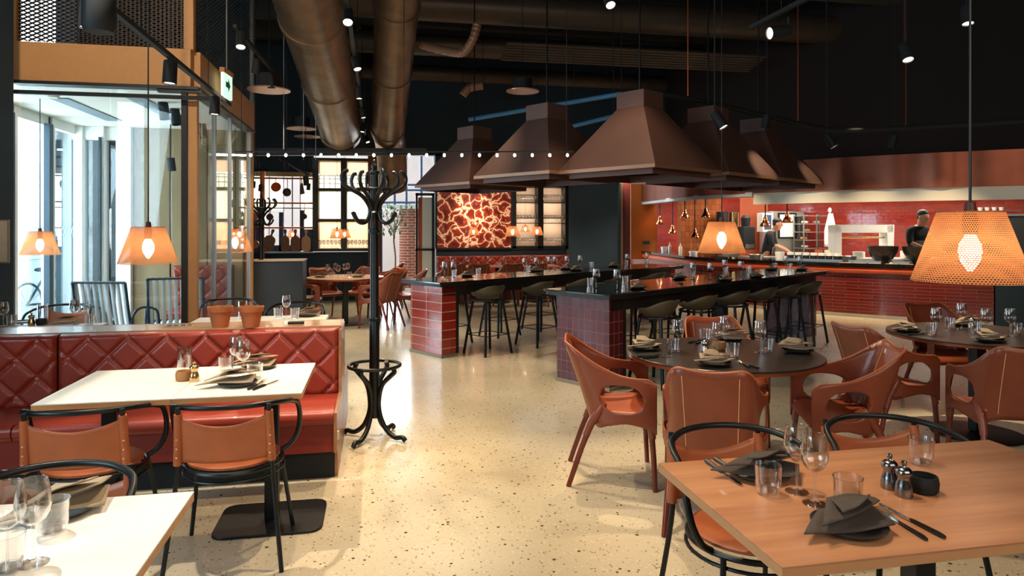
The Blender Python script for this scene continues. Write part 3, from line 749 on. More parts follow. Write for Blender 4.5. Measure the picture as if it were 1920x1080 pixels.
m.grid(rows); m.bb(-4.0, YB2 + .05, .36, BX1 - .02, YB2 + .58, .405); m.build('rear_seat_cushion', M['bench'], bq, ang=50)
MB().box((BX1 + .004, YS0 + .05, .27), (.012, .025, .05)).build('socket_plate', M['cream'], bq)
# objects on the ledge
def pot(label, group):
    r = thing('plant_pot', label, 'flower pot', group=group)
    MB().lathe([(0, 0), (.052, 0), (.072, .105), (.08, .107), (.084, .14), (.077, .14), (.073, .11), (0, .11)], n=32).build('pot', M['terra'], r)
    m = MB(); rnd = random.Random(len(label))
    for k in range(46): a = rnd.random() * 6.3; q = rnd.random() * .06; m.tube([(q * math.cos(a), q * math.sin(a), .11), (q * 1.1 * math.cos(a + .2), q * 1.1 * math.sin(a + .2), .125 + rnd.random() * .022)], .0035, 5)
    m.lathe([(0, .12), (.074, .118)], n=20); m.build('dried_sprigs', M['soil'], r)
    return r
for px, lb in ((413, 'terracotta flower pot on the banquette ledge, the left one of the pair'), (471, 'terracotta flower pot with dry sprigs on the ledge, the right one of the pair')):
    p = PZ(px, 613, ZL); put('pot', pot, (p.x, p.y, ZL), 0, lb, 'terracotta pots on the ledge')
p = PZ(555, 607, ZL); tag(MB().box((0, 0, .008), (.11, .055, .016)).build('card_reader', M['blackm'], bev=.006, loc=(p.x, p.y, ZL)), 'flat black box lying on the right end of the banquette ledge', 'box')
p = PZ(337, 612, ZL)
r = thing('control_panel', 'flat grey socket plate set on the banquette ledge left of the pots', 'socket plate', (p.x, p.y, ZL))
MB().box((0, 0, .003), (.19, .05, .006)).build('plate', M['steelm'], r, bev=.002)
m = MB()
for k in range(4): m.box((-.066 + k * .044, 0, .0075), (.028, .026, .003))
m.build('socket_insert', M['blackm'], r)
# ================================================================ dining tables near the camera
T1 = dtable('dining_table', -1.53, -.36, 3.42, 4.16, 'pale topped dining table in front of the tufted banquette', 'laminate', 'edge', seam=(-.945,), legs=(-.55, -1.33))
T2 = dtable('dining_table', -1.78, -.545, 1.45, 2.21, 'brightly lit white topped table in the lower left corner', 'laminate', 'edge', legs=(-1.2,))
T3 = dtable('dining_table', .93, 2.25, 1.45, 2.17, 'light oak dining table in the lower right corner', 'oak', 'oakedge', legs=(1.62,), base='cross')
# brown leather bench/tray strip behind the oak table
put('bistro', bistro, (-.675, 3.47, 0), 0, 'black hoop bistro chair with orange sling back, nearer the coat stand, at the pale table', 'bistro chairs at the pale table')
put('bistro', bistro, (-1.30, 3.50, 0), .03, 'black hoop bistro chair with orange sling back, left one at the pale table', 'bistro chairs at the pale table')
put('bistro', bistro, (-1.02, 2.27, 0), PI - .05, 'bistro chair with pale gleaming hoop rail behind the white table in the lower left corner')
put('bistro', bistro, (1.32, 2.26, 0), PI + .06, 'black hoop bistro chair tucked at the left end of the oak table')
put('bistro', bistro, (1.98, 2.27, 0), PI - .12, 'black hoop bistro chair behind the middle of the oak table beside the pepper mills')
# ================================================================ round tables
R1C = PD(1356, 500, 4.35); R1C.z = 0
R2C = PD(1832, 500, 5.12); R2C.z = 0
put('rt6', rtable(.60), R1C, 0, 'round dark dining table with copper rim beside the maroon tiled pillar', 'round copper rimmed tables')
put('rt6', rtable(.60), R2C, 0, 'round dark dining table with copper rim at the right edge of the room', 'round copper rimmed tables')
def chair_at(px, d, face, label, group):   # face = where it looks, a point
    p = PD(px, 500, d); dx, dy = face.x - p.x, face.y - p.y
    return put('armchair', armchair, (p.x, p.y, 0), math.atan2(dy, dx) - PI / 2, label, group)
def chair_rot(px, d, deg, label, group):   # deg: heading in camera terms, 0 = away from the camera, 90 = to the right
    p = PD(px, 500, d); a = math.radians(deg); X, Y = c2r(math.sin(a), math.cos(a))
    return put('armchair', armchair, (p.x, p.y, 0), math.atan2(Y, X) - PI / 2, label, group)
G1 = 'leather armchairs round the near round table'; G2 = 'leather armchairs round the right hand round table'
chair_rot(1150, 4.27, 96, 'tan leather armchair in side view left of the near round table, facing right', G1)
chair_rot(1337, 3.6, 19, 'tan leather armchair turned away from the camera in front of the near round table', G1)
chair_rot(1580, 4.1, -80, 'tan leather armchair right of the near round table with its lit back turned aside', G1)
chair_rot(1352, 5.02, 180, 'tan leather armchair behind the near round table facing the camera', G1)
chair_rot(1652, 4.95, 72, 'tan leather armchair left of the right hand round table, in side view', G2)
chair_rot(1893, 4.2, 14, 'brown leather armchair turned away from the camera before the right hand round table', G2)
chair_rot(1772, 5.95, 176, 'tan leather armchair behind the right hand round table facing the camera', G2)
R6C = PD(648, 500, 10.9); R6C.z = 0
put('rt6s', rtable(.60, top='oak'), R6C, 0, 'round wooden table in the middle distance between the dark booth and the coat stand')
G6 = 'leather armchairs round the distant round table'
def dc(ang, rad, tw, lb):
    a = math.radians(ang); X, Y = c2r(math.sin(a) * rad, math.cos(a) * rad); h = math.radians(ang + 180 + tw); hx, hy = c2r(math.sin(h), math.cos(h))
    put('armchair', armchair, (R6C.x + X, R6C.y + Y, 0), math.atan2(hy, hx) - PI / 2, lb, G6)
dc(-112, .62, 10, 'leather armchair beside the dark booth, at the left of the distant round table')
dc(120, .75, -6, 'leather armchair just right of the coat stand pole at the distant round table')
dc(-38, .78, 0, 'leather armchair behind the distant round table, on its left')
dc(8, .78, 6, 'brightest orange leather armchair directly behind the distant round table')
dc(42, .85, 0, 'leather armchair behind the distant round table, on its right')
dc(78, 1.0, 4, 'leather armchair behind the coat stand pole facing left at the distant round table')
# armchairs by the far banquette
BW = YB
G7 = 'leather armchairs along the far banquette'
for px, lb in ((848, 'orange leather armchair before the far banquette, under the left of the mural'), (893, 'orange leather armchair before the far banquette, under the middle of the mural'), (955, 'orange leather armchair before the far banquette, under the right of the mural'), (1000, 'orange leather armchair before the far banquette, under the glass cabinet')):
    p = PY(px, 500, YB - 1.75); put('armchair', armchair, (p.x, p.y, 0), 0.1, lb, G7)
p = PD(728, 520, 13.2); put('armchair', armchair, (p.x, p.y, 0), 1.5, 'leather armchair in shade by the daylit passage, right of the coat stand', G7)
fb = thing('far_banquette', 'low red leather banquette along the wall under the mural', 'banquette')
xa, xc = xw(818), xw(1064)
diamonds('backrest', xa, xc, .42, .90, YB - .12, .05, .2, M['bench'], fb)
MB().bb(xa, YB - .62, .36, xc, YB - .1, .44).build('seat_cushion', M['bench'], fb, bev=.02)
MB().bb(xa, YB - .58, 0, xc, YB - .02, .36).build('seat_base', M['bench_d'], fb)
MB().bb(xa, YB - .1, .36, xc, YB - .02, .93).build('carcass', M['bench_d'], fb)
def smallt(label, group):
    r = thing('dining_table', label, 'table', group=group)
    MB().box((0, 0, .737), (.72, .68, .026)).build('tabletop', M['oak'], r, bev=.003)
    MB().box((0, 0, .37), (.07, .07, .72)).build('pedestal', M['black'], r)
    MB().lathe([(0, 0), (.26, 0), (.26, .012), (0, .018)], n=28).build('base_plate', M['black'], r); return r
FT = []
for px, lb in ((862, 'small wooden table before the far banquette, below the left half of the mural'), (932, 'small wooden table before the far banquette, below the right half of the mural'), (1012, 'small wooden table before the far banquette, below the glass cabinet')):
    p = PY(px, 500, YB - 1.0); FT.append(p); put('smallt', smallt, (p.x, p.y, 0), 0, lb, 'small tables at the far banquette')
# ================================================================ two long counter tables
TDIR = math.atan2(1280, 1340)            # camera-space angle of the long direction
tX, tY = c2r(math.cos(TDIR), math.sin(TDIR)); nX, nY = c2r(-math.sin(TDIR), math.cos(TDIR))
TRZ = math.atan2(tY, tX)
def longtable(px, pyf, pyt, length, label, wide, tmat, group):
    d = H * F / (pyf - HY); p = PD(px, pyf, d); ztop = H - (pyt - HY) / F * d
    r = thing('counter_table', label, 'counter table', (p.x, p.y, 0), TRZ, group)
    hz = .055
    MB().bb(-.06, -.05, ztop - hz, length, wide + .1, ztop - .004).build('table_frame', M['beam'], r)
    MB().bb(-.075, -.065, ztop - .02, length + .02, wide + .115, ztop).build('stone_top', M['stone'], r, bev=.004)
    MB().bb(.02, .0, ztop - .17, length - .3, .03, ztop - hz).build('apron', M['beam'], r)
    MB().bb(.02, wide, ztop - .17, length - .3, wide + .03, ztop - hz).build('apron', M['beam'], r)
    b = MB().bb(-.0, 0, .035, .22, wide, ztop - hz); b.build('tiled_pillar', tmat, r)
    MB().bb(-.012, -.012, 0, .232, wide + .012, .035).build('plinth', M['steelm'] if wide > 2 else mat('plinth_stone', '#8c8474', .5), r)
    MB().bb(.215, -.006, .03, .255, wide, ztop - hz).build('pillar_cheek', M['beam'], r)
    MB().bb(length * .52, wide / 2 - .08, 0, length * .52 + .12, wide / 2 + .08, ztop - hz).build('middle_post', M['beam'], r)
    MB().bb(length - .35, .05, 0, length - .1, wide, ztop - hz).build('tiled_pillar', tmat, r)
    return r, ztop, (p.x, p.y), length, wide
tA = tile('red_tiles', '#a8301f', '#93281b', '#d7b9a4', .30, .108, 0, .004, .12, .5, .6)
tB = tile('maroon_tiles', '#5a161c', '#4b1218', '#93585a', .0755, .108, 0, .0028, .26, .5, .15)
CTG = 'long counter tables'
LA = longtable(828, 672, 529, 5.1, 'long dark counter table on a red tiled pillar, the farther one', .62, tA, CTG)
LB = longtable(1142, 735, 551, 4.9, 'long dark counter table on a maroon tiled pillar, the nearer one', .66, tB, CTG)
def onlong(T, px, py):
    r, z, o, ln, wd = T; p = PZ(px, py, z); dx, dy = p.x - o[0], p.y - o[1]
    s = dx * tX + dy * tY; t = dx * nX + dy * nY
    s = min(max(s, .05), ln - .1); t = min(max(t, .04), wd + .0)
    return (o[0] + s * tX + t * nX, o[1] + s * tY + t * nY, z), s, t
def stools(T, ss, side, names, group):
    r, z, o, ln, wd = T
    for s, lb in zip(ss, names):
        t = -.12 if side == 0 else wd + .16
        x, y = o[0] + s * tX + t * nX, o[1] + s * tY + t * nY
        put('stool', stool, (x, y, 0), TRZ + (0 if side == 0 else PI), lb, group)
ORD = ['nearest', 'second', 'third', 'fourth', 'fifth', 'farthest']
stools(LA, [.62, 1.5, 2.35, 3.2, 4.1], 0, ['olive bar stool before the farther counter table, %s its red tiled pillar' % w for w in ('closest to', 'second from', 'third from', 'fourth from', 'farthest from')], 'stools at the farther counter table')
stools(LA, [.75, 1.65, 2.5, 3.35], 1, ['olive bar stool behind the farther counter table, %s its red tiled pillar' % w for w in ('closest to', 'second from', 'third from', 'farthest from')], 'stools at the farther counter table')
stools(LB, [.62, 1.35, 2.05, 2.75, 3.4, 4.05], 0, ['olive bucket bar stool before the nearer counter table, %s the maroon pillar' % w for w in ('closest to', 'second from', 'third from', 'fourth from', 'fifth from', 'farthest from')], 'stools at the nearer counter table')
stools(LB, [.7, 1.5, 2.3, 3.1], 1, ['bar stool with blue lit rim behind the nearer counter table, %s maroon pillar' % w for w in ('closest to', 'second from', 'third from', 'farthest from')], 'stools at the nearer counter table')
# ================================================================ coat stands and booth
p = PZ(702, 822, 0); put('coatstand', coatstand, (p.x, p.y, 0), 0, 'tall black bentwood coat stand standing free on the pale floor', 'bentwood coat stands')
p = PD(490, 600, 9.9); put('coatstand', coatstand, (p.x, p.y, 0), .4, 'tall black coat stand beside the dark booth, the farther one', 'bentwood coat stands')
p0 = PD(462, 560, 9.6); p1 = PD(561, 560, 9.3)
zt = H - (492 - HY) / F * 9.4
bo = thing('booth_screen', 'dark grey booth screen with a thin pale top edge', 'booth screen', (p0.x, p0.y, 0))
bx = p1.x - p0.x
MB().bb(0, 0, 0, bx, .5, zt).build('screen_panel', mat('booth_grey', '#1d2227', .6, var=.1, vscale=4), bo, bev=.003)
MB().bb(-.01, -.012, zt, bx + .012, .51, zt + .016).build('top_edge', mat('pale_edge', '#a88f78', .5), bo)
# ================================================================ ware on the tables
GW = 'wine glasses on '
def ware(kind, builder, px, py, z, rz, lb, gp, loc=None):
    p = loc or PZ(px, py, z); return put(kind, builder, (p[0], p[1], z), rz, lb, gp)
ZT = .7502
def lay(kind, builder, hp, tp, lb, gp):
    a = PZ(hp[0], hp[1], ZT); b_ = PZ(tp[0], tp[1], ZT); c = (a + b_) / 2
    return put(kind, builder, (c.x, c.y, ZT), math.atan2(b_.y - a.y, b_.x - a.x), lb, gp)
# near round table
rt = 'the near round table'
for px, py, w in ((1272, 657, 'left wine glass, beside the left tumbler,'), (1345, 664, 'wine glass just right of the pepper mill'), (1359, 650, 'taller standing wine glass at the back centre'), (1425, 661, 'right wine glass, beside the right tumbler,')):
    ware('wg', wineglass, px, py, ZT, 0, '%s on %s' % (w, rt), GW + rt)
for px, py, w in ((1262, 662, 'clear tumbler at the left'), (1322, 641, 'clear tumbler behind the pepper mill'), (1374, 671, 'clear tumbler in front centre'), (1438, 661, 'clear tumbler at the right')):
    ware('tb', tumbler, px, py, ZT, 0, '%s of %s' % (w, rt), 'tumblers on ' + rt)
ware('mill', mill('cutl'), 1322, 664, ZT, 0, 'small shiny metal pepper mill on the near round table', None)
ware('jar', jar('wax'), 1348, 655, ZT, 0, 'small candle bowl in the middle of the near round table', None)
for px, py, a, w in ((1212, 655, .3, 'at the left'), (1342, 684, .1, 'at the front'), (1368, 637, 2.9, 'at the back'), (1496, 660, -.3, 'at the right')):
    p = PZ(px, py, ZT); ware('plate', plate, 0, 0, ZT, 0, 'dark side plate %s of %s' % (w, rt), 'side plates on ' + rt, p)
    ware('nap', napkin, 0, 0, ZT + .0187, a + PI, 'brown folded napkin on the plate %s of %s' % (w, rt), 'napkins on ' + rt, p)
for px, py, a, w in ((1222, 669, .1, 'left'), (1392, 683, 1.45, 'front'), (1305, 641, .6, 'back')):
    p = PZ(px, py, ZT); ware('fork', fork, 0, 0, ZT, a, 'fork at the %s of %s' % (w, rt), 'forks on ' + rt, p)
    ware('knife', knife, 0, 0, ZT, a + .12, 'knife beside the %s fork on %s' % (w, rt), 'knives on ' + rt, (p[0] + .02, p[1] - .035, 0))
# right round table
rt = 'the right hand round table'
for px, py, w in ((1755, 628, 'leftmost wine glass'), (1803, 617, 'wine glass, second from the left,'), (1849, 630, 'wine glass, third from the left,'), (1894, 630, 'rightmost wine glass')):
    ware('wg', wineglass, px, py, ZT, 0, '%s on %s' % (w, rt), GW + rt)
for px, py, w in ((1747, 628, 'leftmost tumbler'), (1780, 617, 'tumbler second from the left'), (1830, 625, 'tumbler third from the left'), (1905, 628, 'rightmost tumbler')):
    ware('tb', tumbler, px, py, ZT, 0, '%s on %s' % (w, rt), 'tumblers on ' + rt)
ware('mill', mill('cutl'), 1822, 617, ZT, 0, 'shiny metal pepper mill on the right hand round table', None)
for px, py, a, w in ((1702, 621, .3, 'at the left'), (1858, 640, .0, 'at the front'), (1812, 611, 2.9, 'at the back')):
    p = PZ(px, py, ZT); ware('plate', plate, 0, 0, ZT, 0, 'dark side plate %s of %s' % (w, rt), 'side plates on ' + rt, p)
    ware('nap', napkin, 0, 0, ZT + .0187, a + PI, 'brown folded napkin on the plate %s of %s' % (w, rt), 'napkins on ' + rt, p)
p = PZ(1722, 628, ZT); ware('fork', fork, 0, 0, ZT, .1, 'fork at the left of ' + rt, None, p)
# pale table before the banquette
rt = 'the pale banquette table'
ware('wg', wineglass, 443, 700, ZT, 0, 'left wine glass of the pair on ' + rt, GW + rt); ware('wg', wineglass, 456, 710, ZT, 0, 'right wine glass of the pair on ' + rt, GW + rt)
ware('tb', tumbler, 424, 699, ZT, 0, 'tumbler left of the wine glasses on ' + rt, 'tumblers on ' + rt); ware('tb', tumbler, 478, 712, ZT, 0, 'tumbler right of the wine glasses on ' + rt, 'tumblers on ' + rt)
ware('tall', tallglass, 346, 703, ZT, 0, 'tall clear glass cylinder behind the amber bowl on ' + rt, None)
ware('jara', jar('wax'), 345, 713, ZT, 0, 'round amber candle bowl on ' + rt, None)
brs = mat('brass_steel', '#c9a878', .2, 1.); M['brs'] = brs
ware('mill2', mill('brs'), 364, 715, ZT, 0, 'small golden pepper mill on ' + rt, None)
for px, py, a, w in ((446, 722, .25, 'nearer'), (486, 690, .1, 'farther')):
    p = PZ(px, py, ZT); ware('plate', plate, 0, 0, ZT, 0, 'dark plate with napkin on %s, the %s one' % (rt, w), 'side plates on ' + rt, p)
    ware('nap', napkin, 0, 0, ZT + .0187, a, 'brown folded napkin on the %s plate of %s' % (w, rt), 'napkins on ' + rt, (p[0] - .04, p[1], 0))
p = PZ(480, 726, ZT); ware('fork', fork, 0, 0, ZT, 1.3, 'fork near the front edge of ' + rt, None, (p[0], p[1] + .03, 0)); ware('knife', knife, 0, 0, ZT, 1.15, 'black handled knife near the front edge of ' + rt, None, (p[0] + .04, p[1] + .02, 0))
# white table lower left
rt = 'the white table in the lower left corner'
ware('wg', wineglass, 58, 1032, ZT, 0, 'right wine glass of the pair on ' + rt, GW + rt, PD(62, 1032, 1.62)); ware('wg', wineglass, 0, 0, ZT, 0, 'left wine glass of the pair on ' + rt, GW + rt, PD(14, 1030, 1.6))
ware('tb', tumbler, 98, 1000, ZT, 0, 'tumbler beside the napkin on ' + rt, 'tumblers on ' + rt); ware('tb', tumbler, 10, 1072, ZT, 0, 'tumbler cut by the left frame edge on ' + rt, 'tumblers on ' + rt)
p = PZ(110, 962, ZT); ware('plate', plate, 0, 0, ZT, 0, 'dark side plate on ' + rt, None, p)
ware('nap', napkin, 0, 0, ZT + .0187, .5, 'brown folded napkin on the plate of ' + rt, None, (p[0], p[1], 0))
# oak table lower right
rt = 'the oak table'
ware('wg', wineglass, 1494, 922, ZT, 0, 'left and taller looking wine glass on ' + rt, GW + rt); ware('wg', wineglass, 1528, 945, ZT, 0, 'right wine glass on ' + rt, GW + rt)
ware('tb', tumbler, 1440, 925, ZT, 0, 'ribbed tumbler at the left of ' + rt, 'tumblers on ' + rt); ware('tb', tumbler, 1590, 952, ZT, 0, 'clear tumbler between glasses and napkin on ' + rt, 'tumblers on ' + rt)
ware('tb', tumbler, 1727, 870, ZT, 0, 'clear tumbler behind the black bowl on ' + rt, 'tumblers on ' + rt)
M['dsteel'] = mat('dark_steel', '#8e8f92', .22, 1.)
ware('mill3', mill('dsteel'), 1668, 915, ZT, 0, 'steel pepper mill on the oak table, the left of the pair', 'pepper mills on the oak table'); ware('mill3', mill('dsteel'), 1695, 930, ZT, .4, 'steel pepper mill on the oak table, the right of the pair', 'pepper mills on the oak table')
ware('jarb', jar('blackm'), 1732, 922, ZT, 0, 'round black candle bowl beside the mills on the oak table', None)
p = PZ(1425, 893, ZT); ware('plate', plate, 0, 0, ZT, 0, 'dark plate at the far left of ' + rt, 'side plates on ' + rt, p); ware('napd', napkin_dark, 0, 0, ZT + .0187, -.3, 'dark folded napkin on the far left plate of ' + rt, 'napkins on ' + rt, p)
p = PZ(1592, 992, ZT); ware('plate', plate, 0, 0, ZT, 0, 'dark plate at the front of ' + rt, 'side plates on ' + rt, p); ware('napd', napkin_dark, 0, 0, ZT + .0187, .15, 'dark folded napkin on the front plate of ' + rt, 'napkins on ' + rt, (p[0] - .015, p[1], 0))
lay('knife', knife, (1322, 866), (1388, 910), 'knife lying at the left end of ' + rt, 'knives on ' + rt); lay('fork', fork, (1342, 864), (1398, 899), 'fork lying beside the knife at the left end of ' + rt, 'forks on ' + rt)
lay('knife', knife, (1772, 1012), (1655, 950), 'black handled knife at the front of ' + rt, 'knives on ' + rt); lay('fork', fork, (1742, 1018), (1638, 952), 'fork with bright tines at the front of ' + rt, 'forks on ' + rt)
# long counter tables
def row(T, name, kind, builder, pts, what, where, dz=0., rot=0.):
    for i, (px, py) in enumerate(sorted(pts)):
        q, s, t = onlong(T, px, py); n = len(pts)
        o = ['leftmost', 'second', 'third', 'fourth', 'fifth', 'sixth', 'seventh', 'eighth', 'ninth', 'tenth', 'eleventh', 'twelfth'][i] if i < n - 1 else 'rightmost'
        lb = '%s %s on %s' % (o, what, where) if o in ('leftmost', 'rightmost') else '%s %s from the left on %s' % (o, what, where)
        put(kind, builder, (q[0], q[1], q[2] + .0004 + dz), rot + TRZ, lb, name + ' on ' + where)
fa, na = 'the farther counter table', 'the nearer counter table'
row(LB, 'wine glasses', 'wgs', wineglass_small, [(1118, 541), (1157, 543), (1299, 524), (1332, 525), (1359, 516), (1389, 520), (1473, 505), (1502, 506)], 'wine glass', na)
row(LB, 'tumblers', 'tbs', tumbler_small, [(1101, 536), (1172, 533), (1290, 518), (1347, 512), (1404, 511), (1461, 502), (1516, 502)], 'tumbler', na)
row(LB, 'plates', 'pls', setting_small, [(1195, 541), (1273, 523), (1359, 526), (1418, 520), (1447, 506), (1526, 504)], 'dark plate', na)
row(LB, 'napkins', 'napsm', napkin, [(1195, 541), (1273, 523), (1359, 526), (1418, 520), (1447, 506), (1526, 504)], 'folded napkin', na, .0187)
row(LA, 'wine glasses', 'wgs', wineglass_small, [(828, 519), (850, 520), (943, 507), (970, 503), (1000, 508), (1023, 505), (1063, 505), (1086, 503), (1176, 499), (1196, 493)], 'wine glass', fa)
row(LA, 'tumblers', 'tbs', tumbler_small, [(812, 515), (866, 513), (955, 507), (1034, 503), (1097, 501), (1163, 497), (1209, 493)], 'tumbler', fa)
row(LA, 'plates', 'pls', setting_small, [(876, 518), (983, 507), (1047, 504), (1080, 507), (1150, 500)], 'dark plate', fa)
row(LA, 'napkins', 'napsm', napkin, [(876, 518), (983, 507), (1047, 504), (1080, 507), (1150, 500)], 'folded napkin', fa, .0187)
# distant round table
rt = 'the distant round table'
for k, (px, d, w) in enumerate(((614, 10.9, 'leftmost'), (629, 11.2, 'second'), (634, 10.7, 'third'), (646, 11.1, 'fourth'), (652, 11.3, 'rightmost'))):
    ware('wgs', wineglass_small, 0, 0, ZT, 0, ('%s wine glass on ' % w if 'most' in w else '%s wine glass from the left on ' % w) + rt, GW + rt, PD(px, 500, d))
for px, d, w in ((621, 10.7, 'left'), (655, 10.8, 'right')): ware('tbs', tumbler_small, 0, 0, ZT, 0, '%s tumbler on %s' % (w, rt), 'tumblers on ' + rt, PD(px, 500, d))
for px, d, w in ((600, 10.8, 'left'), (670, 10.85, 'right')):
    p = PD(px, 500, d); ware('pls', setting_small, 0, 0, ZT, 0, 'dark plate at the %s of %s' % (w, rt), 'plates on ' + rt, p); ware('napsm', napkin, 0, 0, ZT + .0187, 0, 'folded napkin at the %s of %s' % (w, rt), 'napkins on ' + rt, p)
# far banquette tables
for i, p in enumerate(FT):
    w = ('the left', 'the middle', 'the right')[i] + ' table of the far banquette'
    ware('wgs', wineglass_small, 0, 0, ZT, 0, 'wine glass standing on ' + w, 'wine glasses at the far banquette', (p.x - .15, p.y + .1, 0)); ware('wgs', wineglass_small, 0, 0, ZT, 0, 'second wine glass standing on ' + w + ', the right one', 'wine glasses at the far banquette', (p.x + .15, p.y - .05, 0))
    ware('tbs', tumbler_small, 0, 0, ZT, 0, 'tumbler standing on ' + w, 'tumblers at the far banquette', (p.x + .02, p.y - .15, 0))
# tables on the far side of the banquette
T4 = dtable('dining_table', PZ(372, 597, .75).x, PZ(612, 597, .75).x, 5.78, 6.42, 'pale table behind the banquette ledge, right of the flower pots', 'laminate', 'edge', legs=(-1.3,))
T5 = dtable('dining_table', -3.7, PZ(200, 606, .75).x, 5.7, 6.22, 'pale table behind the banquette ledge at the far left', 'laminate', 'edge', legs=(-2.95,))
rt = 'the pale table behind the ledge'
ware('wg', wineglass, 537, 597, ZT, 0, 'wine glass on ' + rt + ' right of the pots', None); ware('tb', tumbler, 522, 597, ZT, 0, 'tumbler left of the wine glass on ' + rt, 'tumblers behind the ledge'); ware('tb', tumbler, 553, 597, ZT, 0, 'tumbler right of the wine glass on ' + rt, 'tumblers behind the ledge')
ware('tall', tallglass, 455, 597, ZT, 0, 'tall clear glass behind the right flower pot', None)
p = PZ(575, 593, ZT); ware('plate', plate, 0, 0, ZT, 0, 'dark plate on ' + rt, None, p); ware('nap', napkin, 0, 0, ZT + .0187, .2, 'folded napkin on ' + rt, None, p)
rt = 'the far left table behind the ledge'
ware('wg', wineglass, 6, 613, ZT, 0, 'wine glass at the left frame edge on ' + rt, GW + rt); ware('wg', wineglass, 140, 608, ZT, 0, 'wine glass at the right end of ' + rt, GW + rt)
ware('tb', tumbler, 22, 611, ZT, 0, 'amber lit tumbler on ' + rt, 'tumblers on ' + rt); ware('tb', tumbler, 168, 609, ZT, 0, 'tumbler at the right end of ' + rt, 'tumblers on ' + rt)
ware('tall', tallglass, 80, 604, ZT, 0, 'tall clear glass behind the black bowl on ' + rt, None); ware('jarb', jar('blackm'), 78, 609, ZT, 0, 'round black bowl on ' + rt, None); ware('mill2', mill('brs'), 59, 610, ZT, 0, 'small golden pepper mill on ' + rt, None)
p = PZ(40, 606, ZT); ware('plate', plate, 0, 0, ZT, 0, 'dark side plate on ' + rt, None, p)
p = PZ(120, 607, ZT); ware('nap', napkin, 0, 0, ZT, .2, 'dark napkin lying on ' + rt, None, p)
for px, d, a, lb in ((110, 6.75, PI, 'bistro chair behind the far left table, before the street windows'), (555, 6.95, PI - .1, 'bistro chair behind the pale table right of the flower pots'), (430, 7.3, PI + .2, 'bistro chair behind the left flower pot')):
    p = PD(px, 500, d); put('bistro', bistro, (p.x, p.y, 0), a, lb, 'bistro chairs behind the ledge')
# ================================================================ pendant lamps
PG = 'perforated pendant lamps'
for px, py, d, lb in ((1819, 527, 2.95, 'large orange perforated pendant lamp hanging at the right edge'), (1353, 474, 6.6, 'perforated pendant lamp hanging over the nearer counter table'), (278, 494, 5.6, 'pale glowing pendant lamp before the glass box, left of the flower pots'), (441, 472, 9.4, 'pendant lamp hanging before the distant coat stand')):
    p = PD(px, py, d); put('pendant', pendant, p, 0, lb, PG)
p = PD(75, 478, 7.2); put('pendant', pendant, p, 0, 'small pendant lamp before the street windows at the far left', PG, (.83, .83, .83))
for px, py, w, lb in ((632, 447, 28, 'tiny pendant lamp in front of the black window shelves'), (646, 446, 24, 'tiny pendant lamp overlapped by another before the black window shelves'), (470, 448, 24, 'tiny pendant lamp beside the copper pans'), (549, 446, 22, 'tiny pendant lamp in front of the hanging boards'), (888, 441, 22, 'tiny pendant lamp in front of the red mural'), (961, 443, 29, 'tiny pendant lamp between mural and glass cabinet'), (985, 435, 19, 'smallest pendant lamp in front of the glass cabinet'), (1007, 441, 24, 'tiny pendant lamp at the middle of the glass cabinet')):
    sc = .68; d = .45 * sc * F / w; d = min(d, 14.2); sc = d * w / F / .45
    p = PD(px, py, d); put('pendant', pendant, p, 0, lb, PG, (sc, sc, sc))

for o in bpy.data.objects:
    if o.name.startswith('pendant_lamp'):
        for c in o.children:
            if c.name.startswith('cord'): c.scale = (1, 1, (ZC - o.location.z) / o.scale[2] - .34)
# ================================================================ open kitchen (curved bar on the right)
def uvmat(name, c1, c2, gr, bw, bh, off=.5, mort=.004, rough=.15):
    m = tile(name, c1, c2, gr, bw, bh, off, mort, rough, .6, .5); nt = m.node_tree
    br = [n for n in nt.nodes if n.type == 'TEX_BRICK'][0]; uv = nt.nodes.new('ShaderNodeUVMap'); nt.links.new(uv.outputs[0], br.inputs['Vector']); return m
ARCC = [(3.2, 19.2), (3.36, 17.6), (3.62, 15.2), (4.0, 13.7), (4.85, 12.6), (5.6, 11.85), (6.6, 11.15), (7.5, 10.62), (8.6, 9.95), (9.8, 9.1), (11., 8.)]
ARC = [Vector((*c2r(p.x, p.y), 0)) for p in spline([(x, y, 0) for x, y in ARCC], 6)]
def strip_pts(pts, off):
    out = []
    for i, p in enumerate(pts):
        t = (pts[min(i + 1, len(pts) - 1)] - pts[max(0, i - 1)]).normalized(); n = Vector((-t.y, t.x, 0)); out.append(p + n * off)
    return out
def arcwall(name, z0, z1, o0, o1, mt, i0=0, i1=None, pts=None, wave=0., parent=None, prof=None):
    """a wall following the curve; offsets grow away from the dining room"""
    P = (pts or ARC)[i0:i1]; A = strip_pts(P, o0); B_ = strip_pts(P, o1); m = MB(); uv = []; s = 0; n = len(P)
    for i in range(n):
        if i: s += (P[i] - P[i - 1]).length
        w = wave * math.sin(s * 9.) * (1 + .5 * math.sin(s * 4.1)); a = A[i] + (B_[i] - A[i]).normalized() * w
        ring = [(a.x, a.y, z0), (a.x, a.y, z1), (B_[i].x, B_[i].y, z1), (B_[i].x, B_[i].y, z0)]
        m.v += ring; uv += [(s, z0), (s, z1), (s, z1 + .3), (s, z0 - .3)]
    for i in range(n - 1):
        for k in range(4): m.f.append((i * 4 + k, (i + 1) * 4 + k, (i + 1) * 4 + (k + 1) % 4, i * 4 + (k + 1) % 4))
    m.f += [(0, 1, 2, 3), tuple((n - 1) * 4 + k for k in (3, 2, 1, 0))]
    m.uv = uv
    o = m.build(name, mt, parent, weld=False, ang=35)
    bm = bmesh.new(); bm.from_mesh(o.data); bmesh.ops.recalc_face_normals(bm, faces=bm.faces); bm.to_mesh(o.data); bm.free()
    return o
